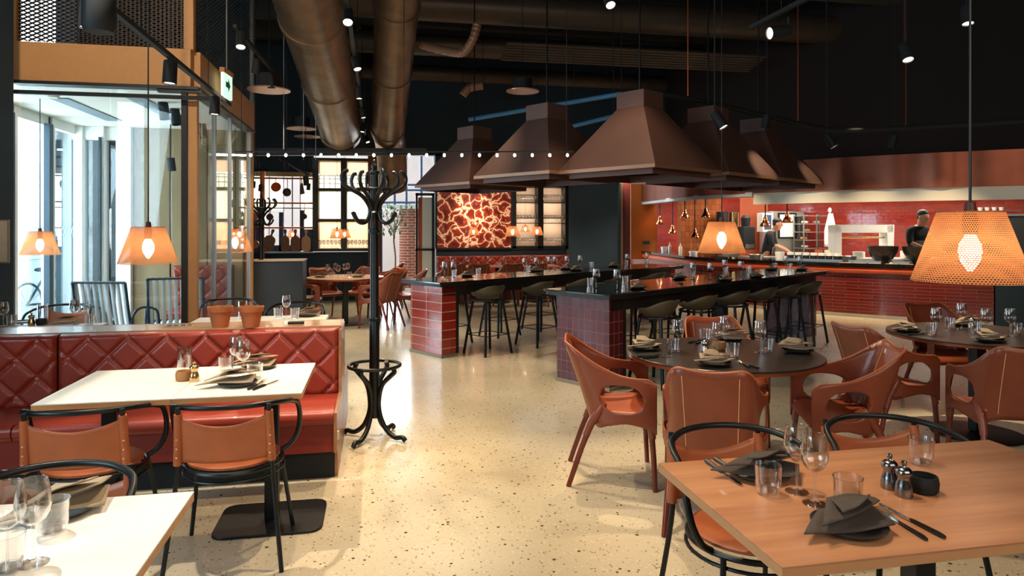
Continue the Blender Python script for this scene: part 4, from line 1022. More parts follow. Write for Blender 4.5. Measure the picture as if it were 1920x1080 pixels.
def arc_idx(px):    # nearest curve sample to a pixel column
    best = 0; bd = 1e9
    for i, p in enumerate(ARC):
        xc, zc = r2c(p.x, p.y); q = abs(CX + F * xc / zc - px)
        if q < bd: bd = q; best = i
    return best
def spot_on_bar(px, off):
    A = strip_pts(ARC, off); col = [CX + F * r2c(p.x, p.y)[0] / r2c(p.x, p.y)[1] for p in A]
    for i in range(len(A) - 1):
        if col[i] <= px < col[i + 1]: return A[i].lerp(A[i + 1], (px - col[i]) / (col[i + 1] - col[i]))
    return A[-1]
iR = arc_idx(1860)
struct(arcwall('wall_kitchen_bulkhead', 2.74, ZC, 0, .15, mat('oxblood_wall', '#1b1012', .85)))
canopy = thing('kitchen_canopy', 'long curved copper band above the kitchen counter with a pale steel rim', 'extractor canopy')
cop = mat('copper_sheet', '#7b4533', .32, .85, var=.12, vscale=3, bump=.15, bscale=3)
arcwall('copper_band', 2.18, 2.74, -.03, .0, cop, wave=.018, parent=canopy)
arcwall('steel_rim', 1.97, 2.18, .02, .10, mat('rim_cream', '#c9c2b0', .35, .2), i0=arc_idx(1415), parent=canopy)
arcwall('lower_lip', 2.12, 2.2, -.02, .35, M['steelm'], i0=0, i1=arc_idx(1430), parent=canopy)
bar = thing('kitchen_bar', 'long curved kitchen bar with orange leather edge, red tiled front and black stone top', 'bar counter')
tBar = uvmat('bar_tiles', '#6a201a', '#581811', '#7d4a3c', .42, .055, .5, .003, .2)
arcwall('tiled_front', .06, .76, .06, .2, tBar, i1=iR + 1, parent=bar)
arcwall('plinth', 0, .06, .09, .2, M['cream'], i1=iR + 1, parent=bar)
# padded leather edge
m = MB(); rows = []
for k in range(9):
    t = k / 8 * PI; rows.append([tuple(q + Vector((0, 0, .81 + .06 * math.cos(t) * 1.0))) for q in strip_pts(ARC[:iR + 1], .06 - .07 * math.sin(t))])
m.grid(rows); m.build('leather_edge', mat('bar_leather', '#c04a20', .35, bump=.1, bscale=120, var=.1, vscale=4, coat=.3), bar)
arcwall('stone_top', .87, .925, -.03, .62, M['stone'], i1=iR + 1, parent=bar)
arcwall('bar_back', 0, .87, .2, .6, M['blackm'], i1=iR + 1, parent=bar)
p = ARC[iR]; tv = (ARC[iR + 1] - ARC[iR]).normalized(); an = math.atan2(tv.y, tv.x)
r = thing('service_cabinet', 'dark cabinet closing the right end of the kitchen bar', 'cabinet', (p.x, p.y, 0), an)
MB().bb(.02, .02, 0, 2.4, .65, .86).build('cabinet_body', M['darkw'], r, bev=.004); MB().bb(.0, 0, .86, 2.42, .68, .9).build('worktop', M['stone'], r, bev=.003)
# kitchen shell
BKC = [(2.95, 19.6), (4.4, 18.9), (5.9, 17.8), (7.4, 16.5), (9.4, 15.2), (13.5, 12.6)]
BK = [Vector((*c2r(p.x, p.y), 0)) for p in spline([(x, y, 0) for x, y in BKC], 6)]
tK = uvmat('kitchen_tiles', '#a3382a', '#8c2f2c', '#6a2a22', .16, .075, .5, .003, .1)
struct(arcwall('wall_kitchen_back', 0, 2.9, 0, .12, tK, pts=BK))
poly = [(p.x, p.y) for p in strip_pts(ARC, .12)] + [(p.x, p.y) for p in reversed(BK)]
kc = MB(); n = len(poly); kc.v = [(x, y, 2.86) for x, y in poly] + [(x, y, 2.95) for x, y in poly]
kc.f = [tuple(range(n)), tuple(range(2 * n - 1, n - 1, -1))] + [(i, (i + 1) % n, n + (i + 1) % n, n + i) for i in range(n)]
struct(kc.build('ceiling_kitchen', M['cream']))
def px_wall(px): return arc_idx(px)
# left end pieces: dark red post, copper door, tiled pillar
def slab(name, px0, px1, d, y0, y1, th, mt, parent=None, st=True):
    a = PD(px0, y0, d); c = PD(px1, y0, d); zz1 = a.z; zz0 = H + (HY - y1) / F * d; u = (c - a); Lh = math.hypot(u.x, u.y)
    o = MB().bb(0, 0, zz0, Lh, th, zz1).build(name, mt, parent); o.location = (a.x, a.y, 0); o.rotation_euler = (0, 0, math.atan2(u.y, u.x))
    return struct(o) if st else o
slab('pillar_kitchen', 1168, 1182, 15.5, 180, 620, .5, mat('oxblood_paint', '#4b1410', .5))
slab('trim_6', 1164, 1168, 15.45, 345, 500, .04, M['hoodt'])
cd_ = slab('copper_door', 1183, 1232, 17.6, 345, 486, .08, mat('brushed_copper', '#c4743a', .28, .9), st=False); tag(cd_, 'shining copper door panel at the left end of the kitchen', 'door panel')
slab('switch_plate', 1206, 1218, 17.55, 452, 458, .02, M['blackm'], st=False); tag(bpy.data.objects['switch_plate'], 'small dark switch plate on the copper door panel', 'switch')
slab('pillar_kitchen', 1278, 1352, 16.2, 345, 486, .4, uvmat('copper_tiles', '#b5683a', '#8a4526', '#5a2418', .08, .11, .0, .004, .12) if False else tile('copper_tiles', '#b5683a', '#8f4c2a', '#5a2418', .09, .13, 0, .004, .15, .6, .5))
slab('wall_kitchen_orange', 1390, 1440, 16.8, 345, 560, .1, M['salmon'])
# work counters
def counter(name, px0, px1, d, top, dep, mt, lb, th=.04):
    a = PD(px0, 500, d); c = PD(px1, 500, d); u = c - a; Lh = math.hypot(u.x, u.y)
    r = thing(name, lb, 'counter', (a.x, a.y, 0), math.atan2(u.y, u.x))
    MB().bb(0, .02, 0, Lh, dep - .02, top - th).build('cabinet_body', M['steelm'], r); MB().bb(0, 0, top - th, Lh, dep, top).build('worktop', mt, r, bev=.004); return r
counter('kitchen_counter', 1356, 1386, 15.7, .93, .45, M['steel'], 'steel work counter at the back left of the kitchen')
counter('kitchen_counter', 1402, 1545, 14.2, .92, .6, M['steel'], 'steel work counter where the left cook works')
counter('kitchen_counter', 1550, 1830, 12.9, .95, .45, M['cream'], 'pale work counter behind the bowls')
# equipment
def kbox(name, px, d, y0, y1, w, dep, mt, lb, cat, rz=None, bev=.01):
    p = PD(px, y1, d); r = thing(name, lb, cat, p, (-TH * .5 if rz is None else rz)); h = (y1 - y0) / F * d
    MB().bb(-w / 2, 0, 0, w / 2, dep, h).build('body', mt, r, bev=bev); return r, h
r, h = kbox('combi_oven', 1478, 16.0, 396, 474, .80, .6, M['steel'], 'tall steel oven with a bright glass door behind the left cook', 'oven', rz=-.05)
MB().bb(-.22, -.03, h * .38, .16, .0, h * .92).build('oven_door', mat('oven_glass', '#dfe6ea', .3), r, bev=.008); MB().bb(-.26, -.02, h * .34, .20, .001, h * .96).build('door_frame', M['black'], r); MB().cyl((.25, -.05, h * .4), (.25, -.05, h * .9), .012).build('handle', M['steel'], r)
r, h = kbox('microwave_oven', 1440, 15.9, 399, 435, .26, .3, M['white'], 'small white oven box beside the tall steel oven', 'oven'); MB().bb(-.09, -.01, .06, .08, .001, h - .05).build('oven_door', M['navy'], r)
p = PD(1530, 478, 15.6); r = thing('tray_rack', 'steel tray rack with loaves on its shelves, right of the oven', 'rack', (p.x, p.y, .0), -.05); hr = H + (HY - 402) / F * 15.6
for sx in (-.3, .02, .32):
    for sy in (0, .4): MB().bb(sx - .012, sy - .012, 0, sx + .012, sy + .012, hr).build('upright', M['steel'], r)
for k in range(9): MB().bb(-.3, -.01, .3 + k * (hr - .34) / 8, .32, .42, .315 + k * (hr - .34) / 8).build('shelf', M['steelm'], r)
for k, (x, q) in enumerate(((-.15, 7), (-.18, 5), (.15, 7), (-.1, 6), (-.15, 4))):
    z = .315 + q * (hr - .34) / 8; tag(MB().ell((0, 0, .035), (.09, .06, .035)).build('bread_loaf', M['food'] if k % 2 else M['cream'], loc=(p.x + x, p.y + .2, z + .002)), 'loaf on the tray rack, shelf %d from the floor' % (q + 1) + (' right bay' if x > 0 else ''), 'bread', 'loaves on the tray rack')
p = PD(1557, 465, 15.3)
r = thing('hanging_apron', 'white apron and cloth hung on a hook beside the tray rack', 'apron', (p.x, p.y, 0)); zt = H + (HY - 400) / F * 15.3; rows = []
for i in range(9):
    v = i / 8; w = .05 + .09 * min(1, v * 2); rows.append([(lerp(-w, w, j / 8), .02 * math.sin(j * 2.1 + v * 2), lerp(zt, zt - .75, v)) for j in range(9)])
MB().grid(rows).build('cloth', M['white'], r, solid=.006, ang=60); MB().tube([(0, .02, zt), (0, .03, zt + .06), (0, .12, zt + .06)], .01).build('hook', M['steel'], r); MB().ell((0, .02, zt + .07), (.04, .035, .06)).build('gathered_top', M['white'], r)
# food pass frame
p = PD(1566, 476, 13.2); d = 13.2; wv = (1676 - 1566) / F * d; r = thing('food_pass', 'white rectangular pass frame standing on the pale counter', 'food pass', (p.x, p.y, .95), -TH)
zt = H + (HY - 422) / F * d - .95
m = MB(); m.bb(0, 0, 0, .13, .3, zt); m.bb(wv - .13, 0, 0, wv, .3, zt); m.bb(0, 0, zt - .15, wv, .3, zt); m.build('frame', M['white'], r, bev=.008)
MB().cyl((.1, .1, zt - .24), (wv - .1, .1, zt - .24), .02).build('heat_rod', M['brs'], r)
def bowl(label, group):
    r = tag(MB().lathe([(0, 0), (.1, 0), (.11, .03), (.17, .09), (.23, .2), (.245, .29), (.238, .29), (.222, .2), (.16, .1), (0, .05)], n=32).build('mixing_bowl', mat('dark_bowl', '#221a17', .35, coat=.3)), label, 'bowl', group); return r
for px, lb in ((1655, 'large black bowl on the kitchen bar, left of the right cook'), (1722, 'large black bowl on the kitchen bar in front of the right cook')):
    q = spot_on_bar(px, .34); put('bowl', bowl, (q.x, q.y, .926), 0, lb, 'large black bowls on the bar')
def smallpot(label, group):
    r = thing('condiment_pot', label, 'pot', group=group); MB().lathe([(0, 0), (.056, 0), (.06, .15), (.054, .15), (.05, .01), (0, .01)], n=18).build('pot', M['white'], r); MB().lathe([(.0575, .03), (.0600, .03), (.0615, .10), (.0592, .10)], n=18).build('dark_band', M['blackm'], r); return r
for k in range(7):
    q = spot_on_bar(1482 + k * 14.5, .36)
    put('smallpot', smallpot, (q.x, q.y, .926), 0, 'white pot with dark band in a row on the kitchen bar, %s from the left' % ('first', 'second', 'third', 'fourth', 'fifth', 'sixth', 'seventh')[k], 'row of pots on the kitchen bar')
for px, w, lb in ((1525, .95, 'long blue grey tray under the row of white pots'), (1622, .5, 'blue grey tray between the pots and the left black bowl'), (1690, .25, 'small blue grey tray between the two black bowls')):
    q = spot_on_bar(px, .2); i = arc_idx(px); t = ARC[i + 1] - ARC[i - 1]
    r = thing('serving_tray', lb, 'tray', (q.x, q.y, .926), math.atan2(t.y, t.x), 'trays on the kitchen bar'); m = MB(); m.bb(-w / 2, -.08, 0, w / 2, .08, .012); m.build('tray_base', mat('tray_blue', '#6d7f93', .4), r, bev=.003)
    m = MB(); m.bb(-w / 2, -.08, .012, w / 2, -.07, .04); m.bb(-w / 2, .07, .012, w / 2, .08, .04); m.bb(-w / 2, -.07, .012, -w / 2 + .01, .07, .04); m.bb(w / 2 - .01, -.07, .012, w / 2, .07, .04); m.build('tray_rim', MATS['tray_blue'], r)
# menu cards lying along the bar edge
for k, px in enumerate((1585, 1612, 1640, 1672, 1700)):
    q = spot_on_bar(px, .04); i = arc_idx(px); t = ARC[i + 1] - ARC[i - 1]
    tag(MB().box((0, 0, .003), (.19, .09, .004)).build('menu_card', mat('card', '#c49a74', .8), loc=(q.x, q.y, .926)), 'tan menu card on the bar edge, %s from the left' % ('first', 'second', 'third', 'fourth', 'fifth')[k], 'menu card', 'menu cards on the bar').rotation_euler = (0, 0, math.atan2(t.y, t.x))
# clutter along the cooking line
for k, (px, off, z0, w, hgt, mt, nm, lb) in enumerate(((1300, .45, .926, .2, .07, 'white', 'plate_stack', 'low stack of white plates on the left bend of the bar'), (1245, .4, .926, .16, .12, 'white', 'plate_stack', 'white crockery stack at the far left end of the bar'), (1418, .5, .926, .3, .08, 'steel', 'steel_pan', 'shallow steel pan on the bar right of the big pendant shade'), (1462, .5, .926, .18, .14, 'white', 'white_box', 'white box on the bar in front of the left cook'), (1590, .5, .926, .3, .1, 'steel', 'steel_pan', 'steel pan on the bar right of the row of pots'), (1535, .56, .926, .14, .2, 'salmon', 'orange_tub', 'orange tub standing behind the row of pots'), (1552, .56, .926, .12, .2, 'cream', 'cream_tub', 'cream tub standing behind the row of pots'))):
    q = spot_on_bar(px, off); MBX = MB().lathe([(0, 0), (w / 2 * .8, 0), (w / 2, hgt), (w / 2 * .93, hgt), (w / 2 * .7, .015), (0, .015)], n=24); tag(MBX.build(nm, M[mt], loc=(q.x, q.y, z0)), lb, nm.split('_')[-1])
# stacked plates and boxes on the pale counter
p = PD(1610, 468, 13.05); tag(MB().lathe([(0, 0), (.1, 0), (.11, .03), (.11, .12), (0, .12)], n=24).build('plate_stack', M['white'], loc=(p.x, p.y, .951)), 'stack of white plates inside the pass frame', 'plates')
p = PD(1700, 468, 12.95); tag(MB().box((0, 0, .07), (.16, .16, .14)).build('white_tub', M['white'], loc=(p.x, p.y, .951), bev=.01), 'white tub between the pass frame and the right cook', 'tub')
# coffee machine
r, h = kbox('coffee_grinder', 1405, 15.4, 425, 468, .28, .3, M['blackm'], 'black coffee machine right of the big pendant shade in the kitchen', 'coffee machine'); MB().lathe([(0, 0), (.09, 0), (.11, .2), (.06, .26), (0, .26)], (-.02, .15, h), 20).build('hopper', M['blackm'], r); MB().bb(-.1, -.04, .02, .1, 0, .12).build('drip_tray', M['steel'], r)
p = PD(1365, 470, 15.9); r = thing('tall_canister', 'tall steel canister beside a black one, left of the coffee machine', 'canister', (p.x, p.y, .931)); zt = H + (HY - 397) / F * 15.9 - .93
MB().lathe([(0, 0), (.11, 0), (.11, zt - .02), (.09, zt), (0, zt)], (.15, 0, 0), 24).build('steel_drum', M['brs'], r); MB().lathe([(0, 0), (.13, 0), (.13, zt), (0, zt)], (-.12, .05, 0), 24).build('black_drum', M['blackm'], r)
# heat lamps
def heatlamp(label, group):
    r = thing('heat_lamp', label, 'heat lamp', group=group)
    MB().lathe([(.105, 0), (.1, .03), (.07, .09), (.045, .12), (.04, .16), (.03, .19), (.015, .21), (0, .21)], n=24).build('shade', M['cuplamp'], r, solid=.003)
    MB().lathe([(0, .02), (.04, .03), (.045, .06), (.02, .1)], n=14).build('bulb', emit('heat_bulb', '#ff9a50', 6.), r)
    MB().cyl((0, 0, 0), (0, 0, 1), .012, n=8).build('cord', M['black'], r, loc=(0, 0, .205)); return r
M['cuplamp'] = mat('polished_copper', '#d98b62', .12, 1.)
for k, (px, py, d) in enumerate(((1237, 421, 17.), (1261, 438, 16.), (1284, 409, 15.2), (1303, 447, 14.4), (1323, 409, 13.9), (1435, 425, 13.2), (1476, 418, 13.0))):
    p = PD(px, py, d); o = put('heatlamp', heatlamp, p, 0, 'copper heat lamp over the kitchen bar, %s from the left' % ('first', 'second', 'third', 'fourth', 'fifth', 'sixth', 'seventh')[k], 'copper heat lamps')
    for c in o.children:
        if c.name.startswith('cord'): c.scale = (1, 1, 2.86 - p.z - .205)
# bottles at the left of the bar
def bottle(label, group): return tag(MB().lathe([(0, 0), (.04, 0), (.042, .12), (.035, .16), (.014, .19), (.013, .24), (0, .24)], n=16).build('bottle', mat('clear_bottle', '#c9bba4', .15, coat=.5)), label, 'bottle', group)
for px, lb in ((1256, 'pale bottle on the left bend of the bar'), (1276, 'pale bottle beside the copper pillar on the bar')): q = spot_on_bar(px, .4); put('bottle', bottle, (q.x, q.y, .926), 0, lb, 'bottles on the bar')
# shelf far right
p0 = PD(1835, 397, 14.2); r = thing('wall_shelf', 'narrow shelf with white cups high on the kitchen tiles at the right', 'shelf', p0, -.6); MB().bb(-.2, -.2, 0, .7, .1, .02).build('board', M['steel'], r)
for k in range(5): tag(MB().lathe([(0, 0), (.035, 0), (.05, .07), (.045, .07), (0, .01)], n=14).build('cup', M['white'], loc=(p0.x - .08 + .1 * k, p0.y + .05 - .068 * k, p0.z + .021)), 'white cup on the high shelf, %s from the left' % ('first', 'second', 'third', 'fourth', 'fifth')[k], 'cup', 'cups on the high shelf')
p0 = PD(1905, 470, 12.6); r = thing('dark_cupboard', 'dark cupboard behind the large pendant shade at the right edge', 'cupboard', (p0.x, p0.y, 0), -.6); MB().bb(-.35, 0, 0, .9, .5, H + (HY - 405) / F * 12.6).build('cupboard_body', M['blackm'], r); MB().bb(-.37, -.02, H + (HY - 405) / F * 12.6, .92, .52, H + (HY - 401) / F * 12.6).build('cupboard_top', M['steel'], r)
# ================================================================ bronze hoods
hb = [(1.37, 7.04)]
def hoodmesh(zr, size, label, parent_loc):
    r = thing('bronze_hood', label, 'extractor hood', (*parent_loc, 0), TRZ, 'bronze extractor hoods')
    s, n = size / 2, .165; zt = zr + .68
    v = [(-s, -s, zr), (s, -s, zr), (s, s, zr), (-s, s, zr), (-s, -s, zr + .035), (s, -s, zr + .035), (s, s, zr + .035), (-s, s, zr + .035), (-n, -n, zt), (n, -n, zt), (n, n, zt), (-n, n, zt)]
    m = MB(); m.add(v, [(4, 5, 9, 8), (5, 6, 10, 9), (6, 7, 11, 10), (7, 4, 8, 11)]); m.build('canopy', M['hood'], r, solid=.006, flat=True)
    m = MB(); m.add(v, [(0, 1, 5, 4), (1, 2, 6, 5), (2, 3, 7, 6), (3, 0, 4, 7)]); m.build('rim', M['hoodt'], r, solid=.03, flat=True)
    MB().box((0, 0, zt + .08), (2 * n + .012, 2 * n + .012, .17)).build('neck', M['hood'], r)
    MB().box((0, 0, (zt + .16 + ZC) / 2), (.012, .012, ZC - zt - .162)).build('hanger', M['black'], r)
    s2 = s - .08; m = MB(); m.add([(-s2, -s2, zr - .05), (s2, -s2, zr - .05), (s2, s2, zr - .05), (-s2, s2, zr - .05), (-s2, -s2, zr + .02), (s2, -s2, zr + .02), (s2, s2, zr + .02), (-s2, s2, zr + .02)], [(0, 1, 5, 4), (1, 2, 6, 5), (2, 3, 7, 6), (3, 0, 4, 7)]); m.build('inner_skirt', M['hood'], r, solid=.006, flat=True)
    return r
def c2(x, z): return c2r(x, z)
ZRIM = 2.10
nc = (-math.sin(TDIR), math.cos(TDIR)); tc_ = (math.cos(TDIR), math.sin(TDIR))
def hood_at(cx, cz, size, lb, zr=ZRIM): return hoodmesh(zr, size, lb, c2(cx, cz))
def from_near(px, py, size, lb, zr=ZRIM):
    d = (zr - H) * F / (HY - py); x = (px - CX) / F * d; hs = size / 2
    return hood_at(x + (nc[0] + tc_[0]) * hs, d + (nc[1] + tc_[1]) * hs, size, lb, zr)
from_near(1228, 313, 1.2, 'largest bronze pyramid hood, over the nearer counter table')
from_near(1030, 325, 1.2, 'bronze pyramid hood in the middle of the three at the left')
from_near(880, 345, 1.2, 'leftmost and farthest bronze pyramid hood, above the red mural')
d3 = (ZRIM - H) * F / (HY - 313); x3 = (1228 - CX) / F * d3
for k, lb in ((1.36, 'bronze pyramid hood just behind the largest one, with a bright highlight'), (2.62, 'rightmost bronze pyramid hood nearest the copper band')):
    hood_at(x3 + (nc[0] + tc_[0]) * .6 + tc_[0] * k, d3 + (nc[1] + tc_[1]) * .6 + tc_[1] * k, 1.2, lb)
NTH = ['leftmost', 'second', 'third', 'fourth', 'fifth', 'rightmost']
NTH7 = ['leftmost', 'second', 'third', 'middle', 'fifth', 'sixth', 'rightmost']
# ================================================================ window shelves on the far wall
def W3(px, py, off=0.): p = PY(px, py, YB + off); return p
ck = thing('hanging_rail_frame', 'copper rail frame with glazed panels at the window left of the black shelves', 'rail frame')
m = MB()
for py in (333, 380, 427): a, b_ = W3(415, py, -.1), W3(588, py, -.1); m.cyl(a, (b_.x, b_.y, a.z), .018, n=8)
m.build('copper_rails', M['copper'], ck)
a = W3(493, 330, -.05); m = MB(); m.bb(a.x - .045, YB - .14, 0.9, a.x + .045, YB - .04, W3(493, 322).z); m.build('copper_post', M['copper'], ck)
m = MB(); a, b_ = W3(452, 326), W3(588, 326); m.bb(a.x, YB - .06, a.z - .05, b_.x, YB + .02, a.z + .05); m.build('top_rail', M['brs'], ck)
# cream translucent panels
pan = bpy.data.materials.new('frosted_panel'); pan.use_nodes = True; nt = pan.node_tree; nt.nodes.clear()
o = nt.nodes.new('ShaderNodeOutputMaterial'); tl = nt.nodes.new('ShaderNodeBsdfTranslucent'); df = nt.nodes.new('ShaderNodeBsdfDiffuse'); mx = nt.nodes.new('ShaderNodeMixShader')
tl.inputs[0].default_value = lin('#fff6e4'); df.inputs[0].default_value = lin('#ece4d2'); mx.inputs[0].default_value = .25
nt.links.new(tl.outputs[0], mx.inputs[1]); nt.links.new(df.outputs[0], mx.inputs[2]); nt.links.new(mx.outputs[0], o.inputs[0])
pan2 = pan.copy(); pan2.name = 'amber_ribbed_panel'; [n for n in pan2.node_tree.nodes if n.type == 'BSDF_TRANSLUCENT'][0].inputs[0].default_value = lin('#f4dcc4'); [n for n in pan2.node_tree.nodes if n.type == 'BSDF_DIFFUSE'][0].inputs[0].default_value = lin('#b98f6c')
def panel(name, p0, p1, y0, y1, mt, parent, off=.1, th=.01):
    a, c = W3(p0, y0, off), W3(p1, y1, off); return MB().bb(a.x, YB + off, c.z, c.x, YB + off + th, a.z).build(name, mt, parent)
panel('frosted_pane', 458, 532, 335, 394, pan, ck); panel('frosted_pane', 563, 588, 335, 430, pan, ck)
panel('frosted_pane', 458, 470, 394, 470, pan, ck)
for x0, x1, y0, y1 in ((470, 486, 398, 474), (523, 531, 398, 470), (563, 570, 394, 470), (570, 588, 430, 474), (486, 563, 460, 474)): panel('blue_panel', x0, x1, y0, y1, M['navy'], ck, .08, .03)
m = MB()
for px in (458, 474, 505, 532, 548, 563, 587): a, c = W3(px, 330, .06), W3(px, 474, .06); m.bb(a.x - .008, YB + .05, c.z, a.x + .008, YB + .07, a.z)
for py in (334, 390): a, c = W3(455, py, .06), W3(588, py, .06); m.bb(a.x, YB + .05, a.z - .01, c.x, YB + .07, a.z + .01)
m.build('glazing_bars', M['beam'], ck)
a, c = W3(494, 473, -.02), W3(588, 473, -.02); MB().bb(a.x, YB - .12, a.z - .02, c.x, YB, a.z + .01).build('sill', M['steelm'], ck)
# boards and pans hanging from the rails
def hang_board(px, rot, w, h, mt, lb, ytop=428):
    p = W3(px, ytop, -.13); r = tag(board_mesh(w, h, mt), lb, 'cutting board', 'cutting boards on the rail'); r.location = (p.x, p.y, p.z - .02); r.rotation_euler = (PI / 2, rot, 0); return r
def board_mesh(w, h, mt):
    P = [(-.018, 0), (-.03, -.02), (-.03, -.06), (-.018, -.09), (-.02, -.13), (-w * .8, -.17), (-w, -.22), (-w, -h + .05), (-w + .05, -h), (w - .05, -h), (w, -h + .05), (w, -.22), (w * .8, -.17), (.02, -.13), (.018, -.09), (.03, -.06), (.03, -.02), (.018, 0)]
    return MB().prism(P, 0, .022).build('cutting_board', M[mt], bev=.004)
hang_board(513, .32, .115, .46, 'board', 'tilted dark cutting board, leftmost on the copper rail')
hang_board(535, 0, .085, .46, 'board', 'upright dark cutting board, second from the left on the rail')
hang_board(554, 0, .095, .46, 'board', 'dark cutting board behind the tiny lamp, third on the rail')
hang_board(574, 0, .09, .46, 'boardl', 'cutting board with pale centre strip, rightmost on the rail')
def pan_obj(px, py, R, tall, mt, lb, rx=PI / 2, ry=0., hook=380):
    p = W3(px, py, -.13); r = thing('copper_pan', lb, 'pan', p, 0, 'pans hanging on the copper rails')
    Rm = Matrix.Rotation(rx, 4, 'X') @ Matrix.Rotation(ry, 4, 'Y')
    MB().lathe([(0, 0), (R * .92, 0), (R, tall), (R - .008, tall), (R * .9, .01), (0, .012)], n=24, m=Rm).build('pan_body', M[mt], r)
    zt = W3(px, hook, -.1).z - p.z; MB().tube([(0, 0, R * .8), (0, 0, max(R + .06, zt - .01))], .008, 6).build('handle', M['copper'], r); return r
pan_obj(479, 458, .085, .1, 'copper', 'round copper pot hanging lowest beside the coat stand', hook=427)
pan_obj(478, 406, .085, .08, 'copper', 'copper pan behind the distant coat stand hooks, the left one'); pan_obj(507, 407, .07, .08, 'hood', 'dark copper pan right of the distant coat stand')
pan_obj(571, 406, .06, .07, 'hood', 'small dark pan near the black shelves'); pan_obj(517, 350, .1, .03, 'copper', 'flat copper strainer hanging tilted near the top rail', rx=1.9, ry=.3, hook=333)
pan_obj(539, 361, .085, .1, 'hood', 'dark saucepan hanging from the top rail', hook=333); pan_obj(429, 350, .13, .03, 'brs', 'large round pale pan seen through the glass', hook=325)
p = W3(566, 345, -.13); r = thing('cleaver', 'dark cleaver hanging tilted from the top rail', 'cleaver', p, 0); MB().prism([(-.02, .02), (.02, .02), (.06, -.2), (-.03, -.22)], 0, .01, Matrix.Rotation(PI / 2, 4, 'X')).build('blade', M['hood'], r); MB().cyl((0, 0, .0), (-.01, 0, .14), .012).build('handle', M['board'], r)
# black shelf unit
bs = thing('window_shelves', 'black framed shelf unit with amber backlit panels and rows of glasses', 'shelf unit')
m = MB()
for p0, p1 in ((586, 597), (639, 650), (690, 697)): a, c = W3(p0, 296, -.1), W3(p1, 470, -.1); m.bb(a.x, YB - .1, c.z, c.x, YB + .25, a.z)
m.build('upright', M['beam'], bs)
for py in (298, 355, 413, 469): a, c = W3(588, py, -.1), W3(695, py, -.1); MB().bb(a.x, YB - .08, a.z - .03, c.x, YB + .24, a.z + .03).build('shelf', M['beam'], bs)
for p0, p1 in ((597, 639), (650, 690)):
    panel('amber_pane', p0, p1, 414, 466, pan2, bs, .2); panel('frosted_pane', p0, p1, 328, 412, pan, bs, .2); panel('copper_pane', p0, p1, 300, 327, pan2, bs, .21)
    m = MB()
    for k in range(5): x = lerp(W3(p0, 340, .15).x, W3(p1, 340, .15).x, k / 4); m.bb(x - .006, YB + .14, W3(p0, 354).z, x + .006, YB + .15, W3(p0, 328).z)
    for py in (328, 334, 343): z = W3(p0, py).z; m.bb(W3(p0, py).x, YB + .14, z - .006, W3(p1, py).x, YB + .15, z + .006)
    m.build('window_bars', M['beam'], bs)
def tinyglass(label, group): return tag(MB().lathe([(0, 0), (.03, .0), (.004, .008), (.004, .07), (.033, .1), (.036, .13), (.028, .18), (.026, .18), (.032, .13), (0, .09)], n=10).build('wine_glass', M['glass']), label, 'glass', group)
for bay, p0, p1, w in ((0, 600, 637, 'left'), (1, 653, 688, 'right')):
    for k in range(6):
        x = lerp(W3(p0, 460).x, W3(p1, 460).x, k / 5); z = W3(p0, 469, -.1).z + .031
        for dy in (.0, .12): put('tiny', tinyglass, (x, YB + dy - .02, z), 0, '%s wine glass, %s rank, bottom of the %s bay of the black window shelves' % (NTH[k], 'front' if dy == 0 else 'rear', w), 'glasses in the %s bay of the window shelves' % w)
# red mural
mu = mat('red_mural', '#7a1a10', .35, coat=.4); nt = mu.node_tree; L = nt.links; b = nt.nodes['Principled BSDF']
N = nt.nodes.new; tcx = N('ShaderNodeTexCoord'); mp = N('ShaderNodeMapping'); mp.inputs['Scale'].default_value = (2.6, 2.6, 2.6); mp.inputs['Rotation'].default_value = (0, .6, 0)
nz = N('ShaderNodeTexNoise'); nz.inputs['Scale'].default_value = 1.4; nz.inputs['Detail'].default_value = 4
add = N('ShaderNodeMixRGB'); add.blend_type = 'ADD'; add.inputs[0].default_value = 1.5
L.new(tcx.outputs['Object'], mp.inputs[0]); L.new(mp.outputs[0], nz.inputs['Vector']); L.new(mp.outputs[0], add.inputs[1]); L.new(nz.outputs['Color'], add.inputs[2])
v1 = N('ShaderNodeTexVoronoi'); v1.feature = 'DISTANCE_TO_EDGE'; v1.inputs['Scale'].default_value = 1.7; L.new(add.outputs[0], v1.inputs['Vector'])
r1 = N('ShaderNodeValToRGB'); r1.color_ramp.elements[0].position = 0; r1.color_ramp.elements[0].color = lin('#fff2dc'); r1.color_ramp.elements[1].position = .3; r1.color_ramp.elements[1].color = lin('#5e130c')
q = r1.color_ramp.elements.new(.035); q.color = lin('#ffc89a'); q = r1.color_ramp.elements.new(.075); q.color = lin('#a8371f'); L.new(v1.outputs['Distance'], r1.inputs[0])
v2 = N('ShaderNodeTexNoise'); v2.inputs['Scale'].default_value = 7; v2.inputs['Detail'].default_value = 6; L.new(mp.outputs[0], v2.inputs['Vector'])
r2 = N('ShaderNodeValToRGB'); r2.color_ramp.elements[0].position = .6; r2.color_ramp.elements[0].color = (0, 0, 0, 1); r2.color_ramp.elements[1].position = .72; r2.color_ramp.elements[1].color = lin('#e87040'); L.new(v2.outputs['Fac'], r2.inputs[0])
sc = N('ShaderNodeMixRGB'); sc.blend_type = 'SCREEN'; sc.inputs[0].default_value = 1; L.new(r1.outputs[0], sc.inputs[1]); L.new(r2.outputs[0], sc.inputs[2]); L.new(sc.outputs[0], b.inputs['Base Color'])
a, c = W3(820, 346, -.05), W3(958, 464, -.05)
mo = thing('wall_mural', 'large red abstract mural with branching pale veins on the far wall', 'mural', ((a.x + c.x) / 2, YB, (a.z + c.z) / 2))
hw, hh = (c.x - a.x) / 2, (a.z - c.z) / 2
